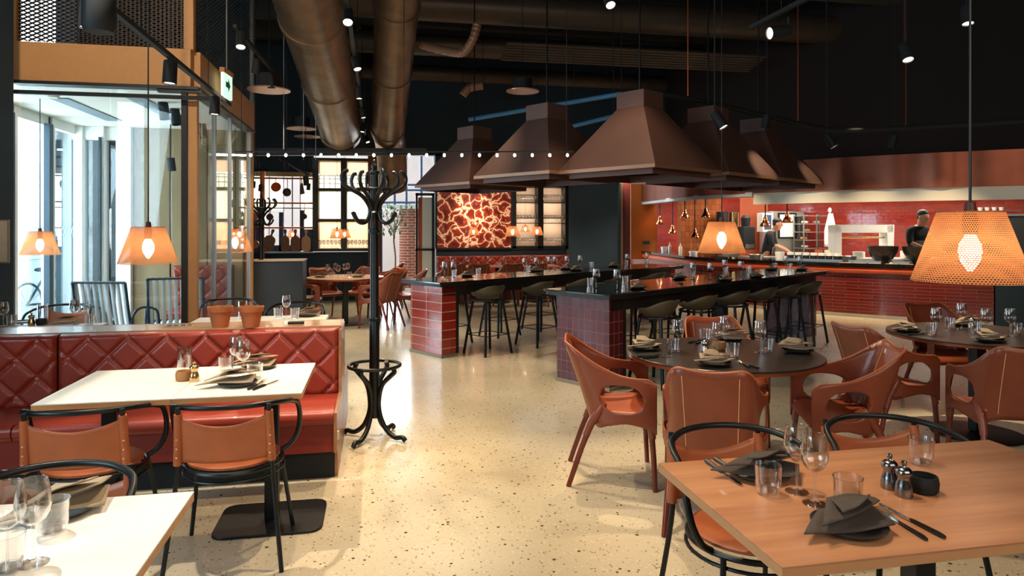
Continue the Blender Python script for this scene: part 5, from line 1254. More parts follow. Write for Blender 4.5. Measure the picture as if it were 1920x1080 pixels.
MB().bb(-hw, -.05, -hh, hw, -.01, hh).build('picture_panel', mu, mo); m = MB(); m.bb(-hw - .03, -.045, hh, hw + .03, .0, hh + .04); m.bb(-hw - .03, -.045, -hh - .04, hw + .03, 0, -hh); m.build('frame', M['beam'], mo)
# glass cabinet
gc = thing('glass_cabinet', 'black wall cabinet with two lit bays of glasses, right of the mural', 'cabinet')
m = MB()
for p0, p1 in ((961, 968), (1009, 1019), (1060, 1066)): a, c = W3(p0, 345, -.02), W3(p1, 466, -.02); m.bb(a.x, YB - .02, c.z, c.x, YB + .35, a.z)
for py in (347, 465): a, c = W3(961, py, -.02), W3(1066, py, -.02); m.bb(a.x, YB - .02, a.z - .04, c.x, YB + .35, a.z + .04)
m.build('frame', M['beam'], gc); a, c = W3(964, 347), W3(1064, 465); MB().bb(a.x, YB + .33, c.z, c.x, YB + .35, a.z).build('back_panel', mat('cabinet_back', '#8f7866', .6), gc)
zs = [W3(990, py, 0).z for py in (459, 418, 408, 379)]
for z in zs[1:]: 
    for p0, p1 in ((968, 1009), (1019, 1060)): MB().bb(W3(p0, 400).x, YB + .0, z - .015, W3(p1, 400).x, YB + .32, z).build('shelf', M['beam'], gc)
for bay, p0, p1, w in ((0, 971, 1006, 'left'), (1, 1022, 1057, 'right')):
    for z, sn in ((W3(990, 464).z + .042, 'bottom'), (zs[1] + .001, 'middle'), (zs[3] + .001, 'top')):
        for k in range(7): put('tiny', tinyglass, (lerp(W3(p0, 460).x, W3(p1, 460).x, k / 6), YB + .1, z), 0, '%s wine glass, %s row, %s bay of the lit glass cabinet' % (NTH7[k], sn, w), 'glasses in the %s row of the %s cabinet bay' % (sn, w))
# ---------------------------------------------------------------- passage beyond: frame, tree, column
r = thing('door_frame', 'tall black framed glass door leaf standing open in the daylit passage', 'door', PD(800, 500, 15.6)); r.location.z = 0
hz = H + (HY - 362) / F * 15.6
m = MB(); m.bb(-.25, 0, 0, -.2, .06, hz); m.bb(.12, 0, 0, .19, .06, hz); m.bb(-.25, 0, hz - .06, .19, .06, hz); m.bb(-.25, 0, 1.0, .19, .06, 1.05); m.build('door_stile', M['beam'], r)
MB().bb(-.19, .02, .1, -.1, .05, hz - .1).build('red_panel', M['salmon'], r); MB().bb(-.1, .02, .1, .12, .05, hz - .1).build('cream_panel', M['cream'], r)
p = PD(768, 480, 17.5); struct(MB().lathe([(0, 0), (.27, 0), (.27, H + (HY - 388) / F * 17.5), (0, H + (HY - 388) / F * 17.5)], (p.x, p.y, 0), 24).build('pillar_brick', M['brick']))
a = PD(712, 388, 17.4); c = PD(818, 388, 17.4); struct(MB().bar((a.x, a.y, a.z), (c.x, c.y, a.z), .4, .1).build('beam_passage', M['white']))
p = PD(740, 490, 16.6); r = thing('potted_tree', 'small leafy tree in a brown pot in the daylit passage', 'potted tree', (p.x, p.y, 0)); MB().lathe([(0, 0), (.2, 0), (.25, .02), (.26, .42), (.22, .42), (.2, .36), (0, .36)], n=24).build('pot', mat('rust_pot', '#7a4a30', .6), r)
zt = H + (HY - 440) / F * 16.6; MB().tube(spline([(0, 0, .3), (.02, 0, .8), (-.02, .02, 1.2), (0, 0, 1.5)], 4), .018, 8).build('trunk', M['bark'], r)
m = MB(); rnd = random.Random(3)
for k in range(9): a = rnd.random() * 6.28; m.tube([(0, 0, 1.25 + .03 * k), (.25 * math.cos(a), .25 * math.sin(a), 1.6 + .05 * k)], .008, 5)
m.build('branches', M['bark'], r); m = MB()
for k in range(170):
    a = rnd.random() * 6.28; q = rnd.random() ** .6 * .42; z = 1.35 + rnd.random() * .75; c_ = Vector((q * math.cos(a), q * math.sin(a), z)); R = Matrix.Rotation(rnd.random() * 6, 4, 'Z') @ Matrix.Rotation(rnd.random() * 3, 4, 'X')
    m.add([(0, -.06, 0), (.03, 0, .005), (0, .07, 0), (-.03, 0, .005)], [(0, 1, 2, 3)], Matrix.Translation(c_) @ R)
m.build('foliage', M['leaf'], r, weld=False)
# high windows and beams outside the passage
m = MB(); a = PD(715, 345, 18.5); c = PD(830, 345, 18.5)
for py in (347, 357, 380): z = H + (HY - py) / F * 18.5; m.bar((a.x, a.y, z), (c.x, c.y, z), .08, .06)
for px in (715, 740, 762, 790, 815): q = PD(px, 345, 18.5); m.bb(q.x - .03, q.y - .04, 0 if px in (715,) else 2.0, q.x + .03, q.y + .04, 4.2)
gw = thing('window_12', None, None); struct(gw); m.build('window_bars', M['navy'], gw)
# ================================================================ outside
struct(MB().bb(-30, -3, -.15, -4.31, 40, -.02).build('ground_outside', M['pave']))
struct(MB().bb(-16.2, -3, 0, -16, 40, 4.6).build('wall_outside', M['building']))
def bike(loc, rz, lb):
    r = thing('bicycle', lb, 'bicycle', loc, rz, 'bicycles on the street')
    for x in (-.52, .52):
        w = MB(); w.tube([(x + .33 * math.cos(a), 0, .34 + .33 * math.sin(a)) for a in [2 * PI * k / 32 for k in range(32)]], .018, 6, True); w.build('wheel', M['rubber'], r)
        s = MB()
        for k in range(12): s.tube([(x, 0, .34), (x + .32 * math.cos(k * PI / 6), 0, .34 + .32 * math.sin(k * PI / 6))], .003, 4)
        s.build('spokes', M['steelm'], r)
    f = MB()
    for a, c in (((-.52, .34), (-.08, .32)), ((-.08, .32), (-.2, .82)), ((-.2, .78), (.35, .8)), ((-.08, .32), (.37, .7)), ((-.52, .34), (-.18, .72)), ((.52, .34), (.34, .95))): f.tube([(a[0], 0, a[1]), (c[0], 0, c[1])], .018, 8)
    f.build('frame', M['bike'], r); MB().tube([(.34, 0, .93), (.33, 0, 1.0), (.3, .22, 1.02), (.22, .28, 1.0)], .012).build('handlebar', M['steelm'], r); MB().ell((-.22, 0, .87), (.13, .06, .035)).build('saddle', M['rubber'], r)
    MB().tube([(-.08, -.02, .32), (-.02, -.1, .2)], .01).build('pedal', M['rubber'], r); return r
p = PX(95, 560, -5.2); bike((p.x, p.y, 0), 1.35, 'bicycle seen through the first street window'); p = PX(160, 560, -6.2); bike((p.x, p.y, 0), 1.2, 'bicycle standing farther off beyond the second street window')
# ================================================================ strap chairs and booth inside the glass box
def strapchair(label, group):
    r = thing('strap_chair', label, 'chair', group=group)
    for s in (-1, 1): MB().tube(spline([(s * .27, .22, 0), (s * .27, .2, .42), (s * .27, .12, .62), (s * .27, -.24, .60), (s * .27, -.27, 0)], 5), .012, 8).build('side_frame', M['strap_d'], r)
    MB().tube([(-.25, -.33, .93), (.25, -.33, .93)], .012).build('top_rail', M['strap_d'], r); MB().tube([(-.27, .24, .42), (.27, .24, .42)], .012).build('front_rail', M['strap_d'], r)
    for s in (-1, 1): MB().tube(spline([(s * .25, .24, .42), (s * .25, -.15, .39), (s * .25, -.24, .5), (s * .25, -.33, .93)], 5), .012, 8).build('seat_rail', M['strap_d'], r)
    for k in range(9):
        x = -.225 + .45 * k / 8; P = spline([(x, .24, .425), (x, -.12, .4), (x, -.22, .47), (x, -.31, .90), (x, -.335, .935)], 4); rows = [[(q.x - .018, q.y, q.z) for q in P], [(q.x + .018, q.y, q.z) for q in P]]
        MB().grid(rows).build('strap', M['strap_w'], r, solid=.004)
    return r
for px, d, a, lb in ((226, 7.35, 2.9, 'chair of pale vertical straps before the street window, the left one'), (336, 7.9, 3.3, 'strap chair behind the glass corner post, before the red booth')):
    p = PD(px, 500, d); put('strap', strapchair, (p.x, p.y, 0), a + PI, lb, 'strap chairs in the glass box', (1.12, 1.1, 1.05))
p = PY(275, 500, YFx - .62); q = PY(392, 500, YFx - .62)
bt = thing('quilted_booth', 'red quilted booth seat against the cream wall inside the glass box', 'booth seat'); xa, xc = p.x + .2, XR - .2
diamonds('backrest', xa, xc, .42, 1.0, YFx - .2, .05, .2, M['bench'], bt); MB().bb(xa, YFx - .7, .3, xc, YFx - .15, .45).build('seat_cushion', M['bench'], bt, bev=.02); MB().bb(xa, YFx - .65, 0, xc, YFx - .05, .3).build('seat_base', M['bench_d'], bt); MB().bb(xa, YFx - .19, .3, xc, YFx - .04, 1.02).build('carcass', M['bench_d'], bt)
# framed notice on the dark pillar
yp = Yc - .35; a = PY(-22, 412, yp); c = PY(19, 493, yp); r = thing('wall_notice', 'pale framed notice on the dark pillar at the left edge', 'notice', (a.x, yp, c.z)); w, h = c.x - a.x, a.z - c.z
MB().bb(0, -.02, 0, w, -.001, h).build('frame', mat('notice_frame', '#8a7a62', .5), r, bev=.002); MB().bb(.012, -.023, .012, w - .012, -.019, h - .012).build('sheet', M['paper'], r)
# ================================================================ ceiling services
def duct(name, a, b, ra, rb, label, elbow):
    a, b = Vector(a), Vector(b); L_ = (b - a).length; N = int(L_ / .14); pts = [a.lerp(b, i / N) for i in range(N + 1)]; m = MB(); m.tube(pts, [lerp(ra, rb, i / N) * (1 + (.014 if i % 2 else -.004)) for i in range(N + 1)], 36)
    r = thing(name, label, 'air duct'); m.build('spiral_pipe', M['duct'], r, ang=25)
    for t in (.3, .62, .97):
        p = a.lerp(b, t); d = (b - a).normalized() * .05; MB().tube([p - d, p + d], lerp(ra, rb, t) * 1.06, 36).build('joint_band', M['duct'], r)
    MB().tube(spline([tuple(b)] + [tuple(Vector(e)) for e in elbow], 6), rb * .97, 28).build('elbow', M['duct'], r, ang=50)
    return r
def PC(px, py, d): return PD(px, py, d)
A0 = PC(540, -150, 6.6); B0 = PC(640, 250, 12.7); duct('air_duct', A0, B0, .40, .365, 'large round metal air duct, the left of the pair under the ceiling', [B0 + Vector((0, .45, .25)), B0 + Vector((0, .75, .9)), B0 + Vector((0, .75, 2.2))])
A1 = PC(757, -150, 7.9); B1 = PC(727, 248, 12.6); duct('air_duct', A1, B1, .30, .30, 'large round metal air duct, the right of the pair, bending down behind the black rail', [B1 + Vector((.05, .5, -.1)), B1 + Vector((.1, .9, -.45)), B1 + Vector((.12, 1.2, -.95))])
# crosswise joists and pipes under the ceiling
m = MB()
for k, (py, z, rr) in enumerate(((20, 5.0, .24), (92, 4.9, .2), (146, 4.85, .2), (205, 4.8, .15), (228, 4.6, .12))):
    d = (z - H) * F / (HY - py); p = PD(960, py, d); y = p.y
    tag(MB().tube([(-1.2 if k else -1.0, y, z), (9.5, y, z)], rr, 20).build('ceiling_pipe', M['pipe']), 'dark horizontal pipe under the ceiling right of the ducts, %s from the camera' % ('first', 'second', 'third', 'fourth', 'fifth')[k], 'pipe', 'dark pipes under the ceiling')
for k, y in enumerate((8.6, 9.8, 11.2, 12.6, 14.)):
    struct(MB().bb(XL if y > 10.3 else XR + .1, y, ZC - .35, 14, y + .22, ZC).build('beam_%d' % (k + 1), M['conc']))
m = MB()
for j in range(7): m.tube([(2.0, 10.6 + j * .09, 4.45 - .02 * j), (6.5, 10.6 + j * .09, 4.45 - .02 * j)], .028, 8)
tag(m.build('cable_bundle', M['pipe']), 'bundle of thin parallel conduits above the hoods', 'conduit')
p = PD(885, 70, 9.6); q = PD(850, 108, 9.9); r = thing('flexible_hose', 'ribbed copper lit hose bending between the ceiling pipes', 'hose'); P = spline([PD(895, 45, 9.6), PD(886, 75, 9.6), PD(868, 98, 9.7), PD(838, 96, 9.9), PD(790, 84, 10.2)], 8); MB().tube(P, [.06 * (1.08 if i % 2 else .95) for i in range(len(P))], 14).build('hose', M['hoodt'], r, ang=20)
def hung(name, pts, rad, mt, label, cat, part):
    r = thing(name, label, cat); MB().tube(spline(pts, 3), rad, 10).build(part, mt, r)
    for q in (Vector(pts[0]), Vector(pts[-1])): MB().cyl(q, (q.x, q.y, ZC), .005, n=6).build('suspension_wire', M['black'], r)
hung('pipe_stub', [PD(905, 160, 12.5), PD(880, 165, 12.5), PD(868, 178, 12.5)], .08, M['hoodt'], 'short ribbed pipe end under the ceiling left of the copper disc lamp', 'pipe', 'pipe')
br_ = mat('blue_lit_rail', '#3f7396', .5)  # blue light falling on the rails, put into their base colour
hung('blue_lit_rail', [PD(880, 224, 11.5), PD(1010, 202, 10.6), PD(1165, 176, 9.6)], .035, br_, 'long blue lit rail rising to the right behind the hood necks', 'rail', 'rail_profile')
hung('blue_lit_rail', [PD(1076, 236, 11.2), PD(1150, 218, 10.6)], .035, br_, 'short blue lit rail behind the largest hood', 'rail', 'rail_profile')
# curved dark rail in front of the right hand wall
P = spline([PD(1215, 172, 8.0), PD(1330, 192, 8.2), PD(1420, 214, 8.4), PD(1530, 238, 8.6), PD(1600, 244, 8.6), PD(1760, 236, 8.2), PD(1990, 222, 7.6)], 6)
cr_ = thing('curved_rail', 'dark curved lighting rail hanging before the oxblood wall', 'lighting rail'); MB().tube(P, .03, 8).build('rail', M['blackm'], cr_)
for px, d in ((1290, 8.1), (1492, 8.5), (1690, 8.4)):
    q = min(P, key=lambda v: abs(CX + F * r2c(v.x, v.y)[0] / r2c(v.x, v.y)[1] - px)); MB().cyl(q, (q.x, q.y, ZC), .006, n=6).build('suspension_wire', M['copper'], cr_)
# ---------------------------------------------------------------- tracks and spotlights
def track(label, a, b, wires=2):
    a, b = Vector(a), Vector(b); r = thing('light_track', label, 'light track'); MB().bar(a, b, .038, .034).build('track_profile', M['blackm'], r)
    for k in range(wires):
        q = a.lerp(b, (k + .5) / wires); MB().cyl(q + Vector((0, 0, .016)), (q.x, q.y, ZC), .004, n=6).build('suspension_wire', M['black'], r)
    return r
def head(pos, aim, lb, gp, power=0, angle=40, col=(1, .78, .52), on=True, scale=1., blend=.6, size=.04, stem=0):
    pos = Vector(pos); aim = Vector(aim); d = (aim - pos).normalized()
    o = put('spot_on' if on else 'spot_off', spot_head if on else spot_head_off, pos, 0, lb, gp, (scale,) * 3)
    o.rotation_euler = d.to_track_quat('-Z', 'Y').to_euler()
    if stem:
        v = o.rotation_euler.to_matrix().inverted() @ Vector((0, 0, stem - pos.z)) / scale
        MB().cyl((0, 0, 0), v, .007, n=6).build('stem', M['blackm'], o)
    if power: light('SPOT', 'spot_light', pos + d * .19 * scale, power, col, size, aim, angle, blend)
    return o
track('long black light track running past the ochre beam at the upper left', (-1.5, .3, 2.8), (-1.5, 7.45, 2.8), 4)
track('black cross bar in front of the glazed box', (-3.3, 6.98, 2.78), (-1.52, 6.98, 2.78), 0)
GS = 'spotlights on the left track'
for px, py, ax, lb in ((320, 122, (-1.6, 4.2, .7), 'black spotlight in front of the ochre beam'), (404, 186, (-1.2, 6, .7), 'black spotlight at the far end of the left track'), (170, -8, (-1.2, 2., .7), 'black spotlight with lit lens at the top left edge')):
    q = PX(px, py, -1.5); head((q.x, q.y, 2.77), (q.x - .1, q.y - .15, 0), lb, GS, 0)
d = PD(186, 18, 3.6); r = thing('cylinder_lamp', 'large black cylinder lamp behind the track at the top left', 'cylinder lamp', d); MB().lathe([(0, .12), (.075, .12), (.08, .1), (.083, -.09), (.07, -.12), (0, -.12)], n=28).build('lamp_body', M['blackm'], r); MB().cyl((0, 0, .12), (0, 0, ZC - d.z), .006, n=6).build('cord', M['black'], r)
# spots inside the box
for k, (px, py) in enumerate(((305, 200), (327, 212), (345, 224), (364, 232), (378, 240))):
    q = PZ(px, py - 6, ZF0 - .01) if False else PD(px, py - 8, (ZF0 - H) * F / (HY - py + 8)); head((q.x, q.y, ZF0), (q.x + .5, q.y - .3, 0), 'black ceiling spotlight inside the glazed box, %s from the left' % ('first', 'second', 'third', 'fourth', 'fifth')[k], 'ceiling spotlights inside the glazed box', 0, on=False, scale=1.1)
# central track
track('central light track running between the two ducts', (-.25, 3.0, 3.4), (-.25, 14.2, 3.4), 5)
for k in range(6):
    y = 5.95 + k * 1.62; head((-.25, y, 3.38), ((-.2, 3.6, .0), (.6, 6.4, 0), (-.1, 9, 0), (.4, 10.6, 0), (-.8, 12., 0), (1, 13, 0))[k], 'lit spotlight on the central track, %s from the camera' % ('first', 'second', 'third', 'fourth', 'fifth', 'sixth')[k], 'spotlights on the central track', (160, 170, 120, 120, 100, 120)[k], 75, (1, .8, .55), scale=.9)
# second track at the left of the ducts
a, b_ = PD(440, 35, 6.8), PD(522, 160, 9.2); b_.z = a.z = 3.55; track('light track sloping across above the wall of the glass box', a, b_, 2)
for k, (px, py) in enumerate(((452, 75), (482, 122), (508, 152))):
    d = (3.5 - H) * F / (HY - py + 12); q = PD(px, py - 12, d); head((q.x, q.y, 3.5), ((-1.2, 6.1, .7), (-1.8, 9, 0), (-1.3, 10.2, 0))[k], 'lit spotlight left of the ducts, %s from the camera' % ('first', 'second', 'third')[k], 'spotlights left of the ducts', (110, 90, 120)[k], 60, scale=1.)
# small tracks near the far wall
a, b_ = PD(523, 296, 11.5), PD(578, 328, 12.5); track('short copper coloured track before the window panels', a, b_, 2)
for px, py, d, lb in ((480, 296, 11.5, 'spotlight under the black rail left of the copper track'), (534, 300, 11.6, 'spotlight at the upper end of the copper coloured track'), (573, 330, 12.4, 'spotlight at the lower end of the copper coloured track'), (320, 296, 9, 'spotlight hanging behind the glass box')):
    q = PD(px, py, d); head(q, (q.x + .1, q.y + .6, 0), lb, 'spotlights near the window panels', 0, on=False, stem=ZC)
for px, py in ((476, 346), (489, 352), (579, 350)):
    q = PY(px, py - 6, YB - .2); head(q, (q.x - .2, q.y - .2, 0), 'small dark spotlight clipped to the copper rail, %s' % {476: 'leftmost', 489: 'second from the left', 579: 'beside the black shelves'}[px], 'small spotlights on the copper rail', 0, on=False, scale=.8, stem=W3(px, 322).z)
# right hand spots
a, b_ = PD(1408, 52, 6.2), PD(1530, -12, 5.4); track('pale edged light track at the top right', a, b_, 1)
q = PD(1478, 58, 5.8); head(q, q + Vector((*c2r(-1.6, -.4), -.3)), 'spotlight pointing left at the top right', 'spotlights at the right', 0, scale=1.1, stem=q.z + .12)
q = PD(1696, 84, 6.2); head(q, (R2C.x, R2C.y, .7), 'lit downward spotlight high at the right', 'spotlights at the right', 330, 38, scale=1., stem=ZC)
q = PD(1812, 12, 6.0); head(q, q + Vector((-.2, -.4, -2)), 'lit spotlight beside the cord of the large pendant', 'spotlights at the right', 0, stem=ZC)
q = PD(1340, 212, 6.6); head(q, q + Vector((*c2r(.5, -.3), -1)), 'small lit spotlight above the largest hood', 'spotlights at the right', 0, stem=ZC)
q = PD(1550, 254, 8.5); head(q, q + Vector((*c2r(.5, -.3), -1)), 'small lit spotlight on the curved rail', 'spotlights at the right', 0, stem=ZC)
q = PD(1438, 214, 8.4); head(q, q + Vector((0, .3, -1)), 'unlit spotlight on the curved rail above the hoods', 'spotlights at the right', 0, on=False, stem=ZC)
q = PD(1677, 252, 8.5); head(q, q + Vector((0, .3, -1)), 'unlit spotlight on the curved rail before the oxblood wall', 'spotlights at the right', 0, on=False, stem=ZC)
q = PD(1138, -10, 6.6); head(q, (R1C.x + .1, R1C.y, .7), 'lit spotlight cut by the upper frame edge over the hoods', 'spotlights at the right', 330, 40, stem=ZC)
# drum lamps
def drum(label, group):
    r = thing('drum_lamp', label, 'drum lamp', group=group)
    MB().lathe([(0, .0), (.34, 0), (.345, .02), (0, .02)], n=40).build('reflector_disc', mat('disc_copper', '#b98a6a', .35, .6), r); MB().lathe([(0, .02), (.2, .02), (.2, .26), (0, .26)], n=32).build('lamp_body', M['blackm'], r)
    MB().cyl((0, 0, 0), (0, 0, 1), .006, n=6).build('cord', M['black'], r, loc=(0, 0, .26)); return r
for px, py, d, sc, lb in ((504, 170, 9.0, .8, 'drum lamp with copper disc left of the ducts'), (980, 172, 10.6, .75, 'copper disc lamp under the ceiling above the hoods'), (565, 242, 12.6, .8, 'pale drum lamp left of the duct end'), (577, 257, 13.4, .75, 'pale drum lamp just below another at the left duct end')):
    q = PD(px, py, d); o = put('drum', drum, q, 0, lb, 'drum lamps', (sc,) * 3)
    for c in o.children:
        if c.name.startswith('cord'): c.scale = (1, 1, (ZC - q.z) / sc - .26)
# string of bare bulbs on a black rail
a, b_ = PD(440, 291, 6.7), PD(1075, 291, 6.7)
rail = thing('bulb_rail', 'thin black rail carrying a straight row of small bulbs across the room', 'rail'); MB().bar(a + Vector((0, 0, .035)), b_ + Vector((0, 0, .035)), .012, .012).build('rail', M['blackm'], rail); 
c = PD(800, 291, 6.7)
for t in (.02, .5, .98): q = a.lerp(b_, t); MB().cyl((q.x, q.y, q.z + .04), (q.x, q.y, ZC), .003, n=6).build('suspension_wire', M['black'], rail)
def bulb(label, group):
    r = thing('bare_bulb', label, 'bulb', group=group); MB().ell((0, 0, 0), (.0135, .0135, .0155), 12, 8).build('glass_globe', emit('string_bulb', '#fff3dc', 26.), r); MB().cyl((0, 0, .014), (0, 0, .03), .008, n=8).build('bulb_socket', M['blackm'], r); return r
for k in range(19):
    t = (470 + k * 33 - 440) / 635.; q = a.lerp(b_, t); put('bulb', bulb, q, 0, 'small bare bulb in the straight row across the room, %s from the left' % ('1st 2nd 3rd 4th 5th 6th 7th 8th 9th 10th 11th 12th 13th 14th 15th 16th 17th 18th 19th'.split()[k]), 'bare bulbs in the straight row')
# black header beam before the far wall (carries nothing; the shelf unit stands under it)
a, b_ = PD(455, 285, 12.6), PD(800, 285, 12.6); m = MB(); m.bar(a, b_, .12, .13); struct(m.build('beam_header', M['beam']))
# exit sign
q = PX(425, 162, -1.62); r = thing('exit_sign', 'small green and white running figure sign hanging beside the ochre beam', 'exit sign', (q.x, q.y, q.z), -.1)
MB().box((0, 0, 0), (.03, .30, .26)).build('sign_panel', mat('sign_white', '#dff2ea', .4, emis='#bfe9d8', estr=.9), r, bev=.004); MB().box((0, 0, .15), (.05, .32, .05)).build('sign_bracket', M['fascia'], r); MB().cyl((0, 0, .17), (0, 0, ZC - q.z), .008, n=6).build('suspension_wire', M['steelm'], r)
m = MB(); m.prism([(-.1, -.05), (-.02, -.05), (-.02, -.09), (.05, -.02), (-.02, .05), (-.02, .01), (-.1, .01)], 0, .003, Matrix.Translation((.016, .02, .03)) @ Matrix.Rotation(PI / 2, 4, 'Y') @ Matrix.Rotation(PI / 2, 4, 'Z')); m.build('pictogram', mat('sign_green', '#1e8a5a', .5), r)
# extra thin suspension wires seen at the left
for px, d, y1, lb in ((569, 11., 300, 'thin wire hanging left of the left duct end'), (592, 11., 300, 'thin wire hanging before the left duct end'), (532, 9.2, 280, 'thin wire hanging right of the drum lamp')):
    q = PD(px, y1, d); tag(MB().cyl(q, (q.x, q.y, ZC), .005, n=6).build('hanging_wire', M['steelm']), lb, 'wire')
# ================================================================ people in the kitchen
def skin_mesh(name, J, E, mt, parent=None, lvl=2, root=0):
    me = bpy.data.meshes.new(name); me.from_pydata([j[:3] for j in J], E, []); o = bpy.data.objects.new(name, me); COL.objects.link(o); me.materials.append(mt)
    sk = o.modifiers.new('skin', 'SKIN'); sk.use_smooth_shade = True
    lay = me.skin_vertices[0] if me.skin_vertices else None
    if lay is None:
        bm = bmesh.new(); bm.from_mesh(me); bm.verts.layers.skin.verify(); bm.to_mesh(me); bm.free(); lay = me.skin_vertices[0]
    for i, j in enumerate(J): lay.data[i].radius = (j[3], j[4] if len(j) > 4 else j[3]); lay.data[i].use_root = (i == root)
    s = o.modifiers.new('sub', 'SUBSURF'); s.levels = lvl; s.render_levels = lvl
    if parent: o.parent = parent
    return o
def cook(label, loc, rz, lean, hair, cap=False, armf=.34, handz=1.08):
    """faces local -Y; the trunk bends forward by lean metres at the head"""
    r = thing('person', label, 'person', loc, rz); L1 = lean
    J = [(0, .02, .98, .13, .10), (0, 0, 1.15, .125, .095), (0, -.25 * L1, 1.32, .15, .10), (0, -.5 * L1, 1.45, .10, .08), (0, -.68 * L1, 1.51, .06, .06), (0, -.9 * L1 - .03, 1.585, .085, .095), (0, -L1 - .03, 1.685, .096, .108), (0, -L1 - .01, 1.755, .07, .08)]
    E = [(0, 1), (1, 2), (2, 3), (3, 4), (4, 5), (5, 6), (6, 7)]
    for s in (-1, 1):
        b0 = len(J); J += [(s * .19, -.45 * L1, 1.44, .058), (s * .24, -.4 * L1 - .06, 1.22, .045), (s * .17, -.4 * L1 - armf * .8, handz + .05, .034), (s * .14, -.4 * L1 - armf, handz, .028, .02)]
        E += [(3, b0), (b0, b0 + 1), (b0 + 1, b0 + 2), (b0 + 2, b0 + 3)]
        for f in range(5):
            k = len(J); dx = (f - 2) * .017 if f < 4 else -s * .045
            J += [(s * .14 + dx, -.4 * L1 - armf - (.05 if f < 4 else .015), handz - .015, .0095), (s * .14 + dx * 1.1, -.4 * L1 - armf - (.085 if f < 4 else .035), handz - .035, .008)]; E += [(b0 + 3, k), (k, k + 1)]
        b1 = len(J); J += [(s * .1, .02, .86, .085), (s * .11, .0, .5, .06), (s * .11, .03, .1, .042), (s * .11, -.08, .04, .035)]; E += [(0, b1), (b1, b1 + 1), (b1 + 1, b1 + 2), (b1 + 2, b1 + 3)]
    skin_mesh('body', J, E, M['skin'], r)
    g = .018
    J2 = [(0, .02, .93, .155, .125), (0, 0, 1.15, .145, .115), (0, -.25 * L1, 1.32, .168, .118), (0, -.5 * L1, 1.455, .115, .095), (0, -.6 * L1, 1.5, .068, .066)]; E2 = [(0, 1), (1, 2), (2, 3), (3, 4)]
    for s in (-1, 1): k = len(J2); J2 += [(s * .195, -.45 * L1, 1.44, .075), (s * .24, -.4 * L1 - .06, 1.22, .064), (s * .232, -.4 * L1 - .1, 1.19, .06)]; E2 += [(3, k), (k, k + 1), (k + 1, k + 2)]
    skin_mesh('shirt', J2, E2, M['cloth'], r)
    J3 = [(0, .02, .95, .15, .12)]; E3 = []
    for s in (-1, 1): k = len(J3); J3 += [(s * .1, .02, .84, .1), (s * .11, 0, .5, .078), (s * .11, .03, .06, .068)]; E3 += [(0, k), (k, k + 1), (k + 1, k + 2)]
    skin_mesh('trousers', J3, E3, M['cloth'], r)
    # apron
    rows = [[(x, -.17 - (.25 * L1 if z > 1.2 else 0) + .25 * x * x * 4, z) for x in (-.17, -.09, 0, .09, .17)] for z in (.5, .75, .95, 1.1, 1.25)]; MB().grid(rows).build('apron', M['apron'], r, solid=.008, ang=60)
    y = -L1 - .03; hm = MB(); hm.ell((0, y + .022, 1.735), (.09, .1, .075), 16, 10); hm.ell((0, y + .055, 1.68), (.084, .066, .085), 14, 8); hm.build('hair' if not cap else 'cap', hair, r)
    f = MB(); f.ell((0, y - .088, 1.645), (.013, .02, .02), 8, 6); f.build('nose', M['skin'], r); f = MB(); f.ell((-.082, y + .01, 1.65), (.012, .022, .03), 8, 6); f.ell((.082, y + .01, 1.65), (.012, .022, .03), 8, 6); f.build('ears', M['skin'], r)
    f = MB(); f.ell((-.032, y - .074, 1.665), (.013, .008, .007), 8, 6); f.ell((.032, y - .074, 1.665), (.013, .008, .007), 8, 6); f.build('eyes', M['hair'], r); f = MB(); f.ell((0, y - .074, 1.608), (.026, .01, .006), 8, 6); f.build('mouth', mat('lips', '#7d4238', .5), r)
    return r
p = PD(1716, 500, 12.35); cook('person in a black T-shirt bending over a bowl at the kitchen counter, dark short hair', (p.x, p.y, .05), -TH + .25, .16, M['hair'])
p = PD(1438, 500, 15.05); cook('person in black with dark cap seen from the side, working at the left counter', (p.x, p.y, -.06), -TH + 1.1, .2, M['hair'], True)
# ================================================================ lights of the room
warm = (1, .76, .5)
# daylight through the street glazing and the passage
light('AREA', 'window_daylight', (-4.6, 8.6, 1.6), 260, (.75, .9, 1), 3.2, (0, 8.2, .6), sy=2.6)
light('AREA', 'passage_daylight', (xw(765), YD + .5, 2.4), 420, (.82, .93, 1), 3., (xw(765), 8, .2), sy=3.)
light('AREA', 'shelf_daylight', (xw(575), YB + 1.6, 2.2), 70, (1, .93, .8), 3.4, (xw(575), YB, 2.0), sy=2.4)
# spots over the foreground tables and banquette
light('SPOT', 'table_spot', (-1.62, 3.0, 3.6), 330, (1, .92, .8), .03, (-1.35, 1.9, .75), 46, .5)
light('SPOT', 'table_spot', (-1.5, 3.6, 3.9), 330, (1, .86, .68), .03, (-.9, 3.75, .7), 44, .5)
light('SPOT', 'bench_spot', (-.6, 3.2, 4.2), 260, warm, .03, (-.4, 4.9, .8), 40, .6)
light('SPOT', 'table_spot', (.6, 2.2, 3.9), 170, warm, .03, (1.05, 1.7, .75), 40, .9)
light('SPOT', 'floor_spot', (.7, 3.4, 4.6), 340, warm, .04, (.25, 2.9, 0), 62, .7)
light('SPOT', 'floor_spot', (1.2, 5.5, 4.6), 300, warm, .04, (.7, 5.0, 0), 60, .7)
light('SPOT', 'mural_spot', (xw(885), YB - 2.2, 3.6), 150, (1, .85, .62), .03, (xw(888), YB, 1.75), 50, .8)
light('SPOT', 'mural_spot', (xw(885), YB - 2.0, 3.4), 320, (1, .88, .7), .03, (xw(884), YB, 1.8), 24, 1.)
light('SPOT', 'banquette_spot', (xw(950), YB - 2.6, 4.2), 200, warm, .05, (xw(950), YB - .8, .5), 60, .7)
